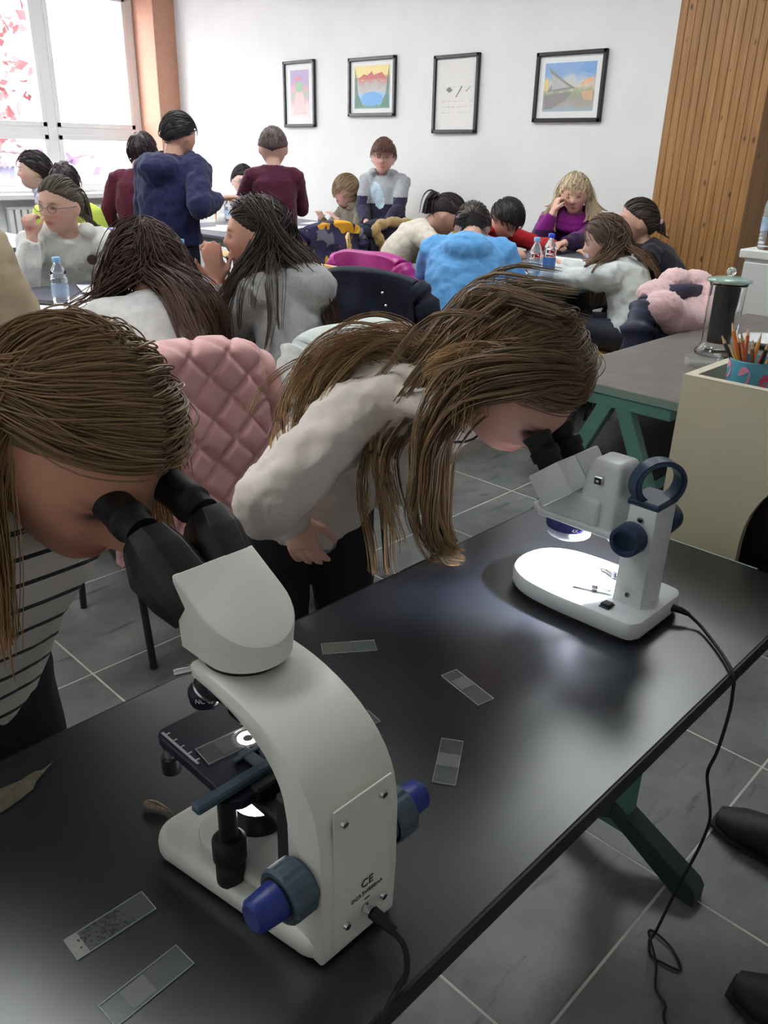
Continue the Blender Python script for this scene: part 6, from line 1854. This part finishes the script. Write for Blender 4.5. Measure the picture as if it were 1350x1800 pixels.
person('girl in black top with dark pinned up hair beside the pine boards', (4.40, 2.33, 1.01), (128, 4, 0), (4.44, 2.02, 0.53), 118, 'sit', seat='none', skin=(196, 150, 132), hh=0.235, sw=0.165, voxel=V9,
       top=dict(mat=fabric('black_sweater', (30, 30, 38)), collar=1.0), hands={'L': (4.26, 2.50, 0.80), 'R': (4.56, 2.52, 0.80)},
       hair=dict(col=(62, 50, 46), line=PULLED, thick=0.07, seed=24, fuzz=260, comb=(0, -1, 0.2), tail=((0, -0.95, 0.1), 0.12, 1.5), tie=(210, 170, 180)))

# person standing just outside the picture on the right: only the shoes show
def u_extra(ctx):
    for (fx, fy) in ((1.175, 0.05), (1.545, 0.245)):
        F_, R_ = ctx['Fb'], ctx['Rb']
        a0 = np.array([fx, fy, 0.0])
        so_ = MB().loft([tuple(a0 - F_ * 0.06 + np.array([0, 0, 0.010])), tuple(a0 + np.array([0, 0, 0.010])), tuple(a0 + F_ * 0.12 + np.array([0, 0, 0.010])), tuple(a0 + F_ * 0.175 + np.array([0, 0, 0.012]))], [0.036, 0.046, 0.050, 0.028], [0.010] * 4, xax=tuple(R_), n=14)
        child(ctx, so_, 'sole', mat('dark_rubber_sole', s2l(24, 23, 24), 0.7, noise=0.1))
        lc = MB()
        for q in range(4):
            c_ = a0 + F_ * (0.035 + 0.02 * q)
            zt_ = 0.088 - 0.0085 * q
            lc.loft([tuple(c_ - R_ * 0.026 + np.array([0, 0, zt_ - 0.012])), tuple(c_ + np.array([0, 0, zt_ + 0.001])), tuple(c_ + R_ * 0.026 + np.array([0, 0, zt_ - 0.012]))], [0.003] * 3, n=6)
        child(ctx, lc, 'lace', mat('black_lace', s2l(20, 20, 22), 0.8, noise=0.1))
U_ = person('person in dark clothes standing at the right, only black lace up shoes visible', (1.36, -0.14, 1.46), (95, -10, 0), (1.35, -0.14, 0.86), 92, 'stand', hh=0.235, sw=0.19, voxel=0.014, pants=(34, 34, 40), shoes=(34, 32, 34),
       top=dict(mat=fabric('dark_jacket', (40, 40, 46)), name='jacket', folds=0.02), hands={'R': (1.58, -0.16, 0.82), 'L': (1.14, -0.17, 0.84)}, feet=[(1.175, 0.05), (1.545, 0.245)], extra=u_extra,
       hair=dict(col=(60, 48, 42), line=SHORT, thick=0.1, seed=25, fuzz=120))
# ------------------------------------------------------------------ coats hung over chair backs
def draped(x, y, face, label, m_, w=0.46, lb=0.42, lf=0.30, zt=0.872, quilt=0.0, flare=0.08, seed=0, sleeves=True, puff=0.010, name='jacket', fur=None, thick=0.03, side=0.05, group='coats hung over chair backs', furshape=None):
    """coat over the backrest of the chair at (x, y) facing face"""
    o = empty(name, (x, y, 0.0), math.radians(face - 90), label, 'jacket', group)
    rs = np.random.RandomState(seed)
    NU, NV = 90, 120
    ph = rs.uniform(0, 6, 6)
    yb, yf = -0.262, -0.172
    u = np.linspace(-1, 1, NU)
    tot = lb + 0.09 + lf
    v = np.linspace(0, tot, NV)
    P = np.zeros((NV, NU, 3))
    for j, s in enumerate(v):
        if s < lb:
            t = (lb - s) / lb
            yy, zz = yb - 0.035 * t, zt - (lb - s)
        elif s < lb + 0.09:
            a = (s - lb) / 0.09 * PI
            yy = (yb + yf) / 2 - math.cos(a) * (yf - yb) / 2; zz = zt + math.sin(a) * 0.014
            t = 0
        else:
            t = (s - lb - 0.09) / lf
            yy, zz = yf + 0.05 * t, zt - (s - lb - 0.09)
        ww = w / 2 * (0.94 + flare * 4 * t ** 1.3 * 0.5)
        P[j, :, 0] = u * ww
        P[j, :, 1] = yy
        P[j, :, 2] = zz - 0.030 * np.abs(u) ** 3.5
    uu = P[:, :, 0]; vv = np.repeat(v[:, None], NU, 1)
    h = 0.010 * np.sin(uu * 22 + ph[0] + vv * 3) * np.minimum(1, np.abs(vv - lb - 0.045) * 4) + 0.008 * np.sin(uu * 41 + ph[1] - vv * 9) * np.minimum(1, np.abs(vv - lb - 0.045) * 3) + 0.006 * np.sin(vv * 30 + ph[2] + uu * 12)
    h *= (0.35 if quilt else 1.1)
    if quilt:
        a = np.abs(((uu + vv) / quilt) % 1 - 0.5) * 2; b = np.abs(((uu - vv) / quilt) % 1 - 0.5) * 2
        seam = np.minimum(1 - a, 1 - b)
        h = h + puff * np.sqrt(np.clip(seam / 0.35, 0, 1))
    # outward normal: behind on the back panel, front on the front panel, up on the ridge
    nrm = np.zeros_like(P)
    ang = np.clip((vv - lb) / 0.09, 0, 1) * PI
    nrm[:, :, 1] = -np.cos(ang); nrm[:, :, 2] = np.sin(ang)
    Q = P + nrm * h[:, :, None]
    I = P - nrm * 0.012
    V_ = np.concatenate([Q.reshape(-1, 3), I.reshape(-1, 3)])
    idx = np.arange(NV * NU).reshape(NV, NU)
    f1 = np.stack([idx[:-1, :-1], idx[:-1, 1:], idx[1:, 1:], idx[1:, :-1]], -1).reshape(-1, 4)
    f2 = f1[:, ::-1] + NV * NU
    rim = []
    bd = list(idx[0, :]) + list(idx[1:, -1]) + list(idx[-1, -2::-1]) + list(idx[-2:0:-1, 0])
    for a_, b_ in zip(bd, bd[1:] + bd[:1]): rim.append((b_, a_, a_ + NV * NU, b_ + NV * NU))
    me = mesh_np('coat_body', V_, np.concatenate([f1, f2, np.array(rim)]))
    me.materials.append(m_)
    link(bpy.data.objects.new('coat_body', me), o)
    if sleeves:
        for s in (-1, 1):
            mb = MB()
            pts = [(s * (w / 2 - 0.03), -0.215, zt - 0.05), (s * (w / 2 + side * 0.7), -0.215, zt - 0.12), (s * (w / 2 + side), -0.235, zt - 0.26), (s * (w / 2 + side * 0.8), -0.245, zt - 0.44)]
            P4 = catmull(pts, 26)
            r = [0.045 + 0.016 * math.sin(k * 0.5) ** 2 + (0.006 * math.sin(k * 1.9 + ph[3]) if not quilt else 0.006 * math.cos(k * 1.2)) for k in range(26)]
            mb.loft([tuple(q) for q in P4], r, [a_ * 1.15 for a_ in r], xax=(1, 0, 0), n=18)
            mb.build('sleeve', m_, o)
    if fur is not None:
        fb = MB()
        for (p, r) in furshape:
            fb.ball(p, r, 16, 12)
        fm = fuse(fb, 0.009, 10, disp=0.014, dscale=0.015)
        fm.materials.append(fur)
        link(bpy.data.objects.new('fur_lining', fm), o)
    return o

M_pinkq = mat('pink_quilted_nylon', s2l(226, 172, 172), 0.5, noise=0.03, nscale=12, bump=0.15, bscale=70, sheen=0.2)
draped(1.13, 2.03, 88, 'pale pink quilted jacket hung on the chair of the dark haired girl', M_pinkq, w=0.47, lb=0.46, quilt=0.115, seed=1, puff=0.019)
M_whitec = mat('white_plush', s2l(222, 228, 224), 0.9, noise=0.08, nscale=30, bump=0.5, bscale=150, sheen=0.4, color2=s2l(206, 212, 210))
draped(1.70, 2.00, 92, 'white plush jacket hung on the chair of the grey hooded girl', M_whitec, w=0.42, lb=0.40, seed=2, flare=0.10)
M_navyc = mat('navy_padded_nylon', s2l(34, 36, 64), 0.55, noise=0.1, nscale=14, bump=0.25, bscale=40)
M_furp = mat('pink_fur', s2l(232, 190, 192), 0.95, noise=0.1, nscale=120, bump=1.0, bscale=260, sheen=0.6)
chair(3.26, 1.72, 90, 'school chair under the navy coat with pink fur')
draped(3.26, 1.72, 90, 'navy coat with pink fur hood hung behind the brown grey table', M_navyc, w=0.50, lb=0.42, seed=3, fur=M_furp, flare=0.12,
       furshape=[((-0.22, -0.27, 0.825), (0.075, 0.075, 0.065)), ((-0.16, -0.29, 0.785), (0.075, 0.075, 0.07)), ((-0.09, -0.30, 0.755), (0.08, 0.075, 0.075)), ((0.0, -0.30, 0.750), (0.08, 0.08, 0.075)), ((0.09, -0.29, 0.765), (0.08, 0.08, 0.075)), ((0.17, -0.27, 0.815), (0.075, 0.08, 0.07)),
                 ((0.20, -0.19, 0.865), (0.08, 0.08, 0.06)), ((0.10, -0.15, 0.875), (0.08, 0.07, 0.06)), ((-0.05, -0.16, 0.855), (0.08, 0.06, 0.05)), ((-0.15, -0.19, 0.855), (0.075, 0.07, 0.055)), ((0.02, -0.22, 0.810), (0.12, 0.08, 0.04))])
chair(2.42, 2.93, 180, 'bare beech plywood chair behind the grey hooded girl')
M_mag = mat('magenta_satin', s2l(170, 36, 130), 0.35, noise=0.12, nscale=12, bump=0.4, bscale=30)
chair(3.22, 3.02, 2, 'school chair under the magenta jacket')
draped(3.22, 3.02, 2, 'shiny magenta jacket hung over a chair back', M_mag, w=0.44, lb=0.34, seed=4)
M_dknavy = mat('dark_navy_wool', s2l(30, 32, 50), 0.85, noise=0.15, nscale=10, bump=0.4, bscale=60)
chair(2.78, 2.70, 25, 'school chair under the plain dark navy coat')
cn = draped(2.78, 2.70, 25, 'plain dark navy coat left of the sky blue hoodie', M_dknavy, w=0.48, lb=0.40, seed=5, flare=0.12, zt=0.862)
MB().ball((0.10, -0.29, 0.79), 0.008, 8, 6).build('button', M_chrome, cn)
MB().ball((0.12, -0.30, 0.74), 0.008, 8, 6).build('button', M_chrome, cn)
def camo():
    mt = bpy.data.materials.new('navy_yellow_print'); mt.use_nodes = True
    nt = mt.node_tree; L = nt.links.new; b = nt.nodes['Principled BSDF']; b.inputs['Roughness'].default_value = 0.7
    tc = nt.nodes.new('ShaderNodeTexCoord'); vo = nt.nodes.new('ShaderNodeTexVoronoi'); vo.inputs['Scale'].default_value = 13.0
    n = nt.nodes.new('ShaderNodeTexNoise'); n.inputs['Scale'].default_value = 9
    L(tc.outputs['Object'], n.inputs['Vector'])
    mx = nt.nodes.new('ShaderNodeVectorMath'); mx.operation = 'MULTIPLY_ADD'; mx.inputs[1].default_value = (0.15, 0.15, 0.15)
    L(n.outputs['Color'], mx.inputs[0]); L(tc.outputs['Object'], mx.inputs[2]); L(mx.outputs[0], vo.inputs['Vector'])
    sp = nt.nodes.new('ShaderNodeSeparateColor'); L(vo.outputs['Color'], sp.inputs[0])
    r = nt.nodes.new('ShaderNodeValToRGB'); r.color_ramp.interpolation = 'CONSTANT'
    cs = [(0.0, s2l(46, 44, 84)), (0.42, s2l(110, 110, 130)), (0.62, s2l(36, 36, 60)), (0.80, s2l(226, 166, 40))]
    while len(r.color_ramp.elements) < len(cs): r.color_ramp.elements.new(0.5)
    for e, (p, c) in zip(r.color_ramp.elements, cs): e.position = p; e.color = (*c, 1)
    L(sp.outputs[0], r.inputs[0]); L(r.outputs[0], b.inputs['Base Color'])
    return mt
chair(4.00, 4.62, 90, 'school chair under the yellow and navy printed jacket')
draped(4.00, 4.62, 90, 'navy and grey jacket with yellow print, below the boys table edge', camo(), w=0.48, lb=0.44, zt=0.862, seed=6)
M_furt = mat('tan_fur', s2l(176, 146, 92), 0.95, noise=0.2, nscale=120, bump=1.0, bscale=240, sheen=0.5)
chair(4.58, 4.62, 90, 'school chair under the navy coat with tan fur')
draped(4.58, 4.62, 90, 'dark navy coat trimmed with tan fur, before the standing boy', M_dknavy, w=0.48, lb=0.42, zt=0.862, seed=7, fur=M_furt,
       furshape=[((-0.20, -0.28, 0.80), (0.04, 0.04, 0.05)), ((-0.17, -0.29, 0.74), (0.04, 0.04, 0.05)), ((-0.13, -0.30, 0.68), (0.04, 0.04, 0.05)), ((-0.10, -0.31, 0.62), (0.04, 0.04, 0.05)), ((0.20, -0.28, 0.80), (0.04, 0.04, 0.05)), ((0.19, -0.29, 0.74), (0.04, 0.04, 0.05)), ((0.0, -0.26, 0.85), (0.10, 0.04, 0.04)), ((-0.13, -0.27, 0.84), (0.07, 0.04, 0.04)), ((0.13, -0.27, 0.84), (0.07, 0.04, 0.04))])
chair(2.42, 4.50, 220, 'school chair under the bright blue jacket')
draped(2.42, 4.50, 220, 'bright blue jacket hung behind the ponytailed girl', mat('bright_blue_nylon', s2l(70, 150, 220), 0.45, noise=0.2, nscale=9, color2=s2l(90, 70, 130)), w=0.44, lb=0.34, seed=8)
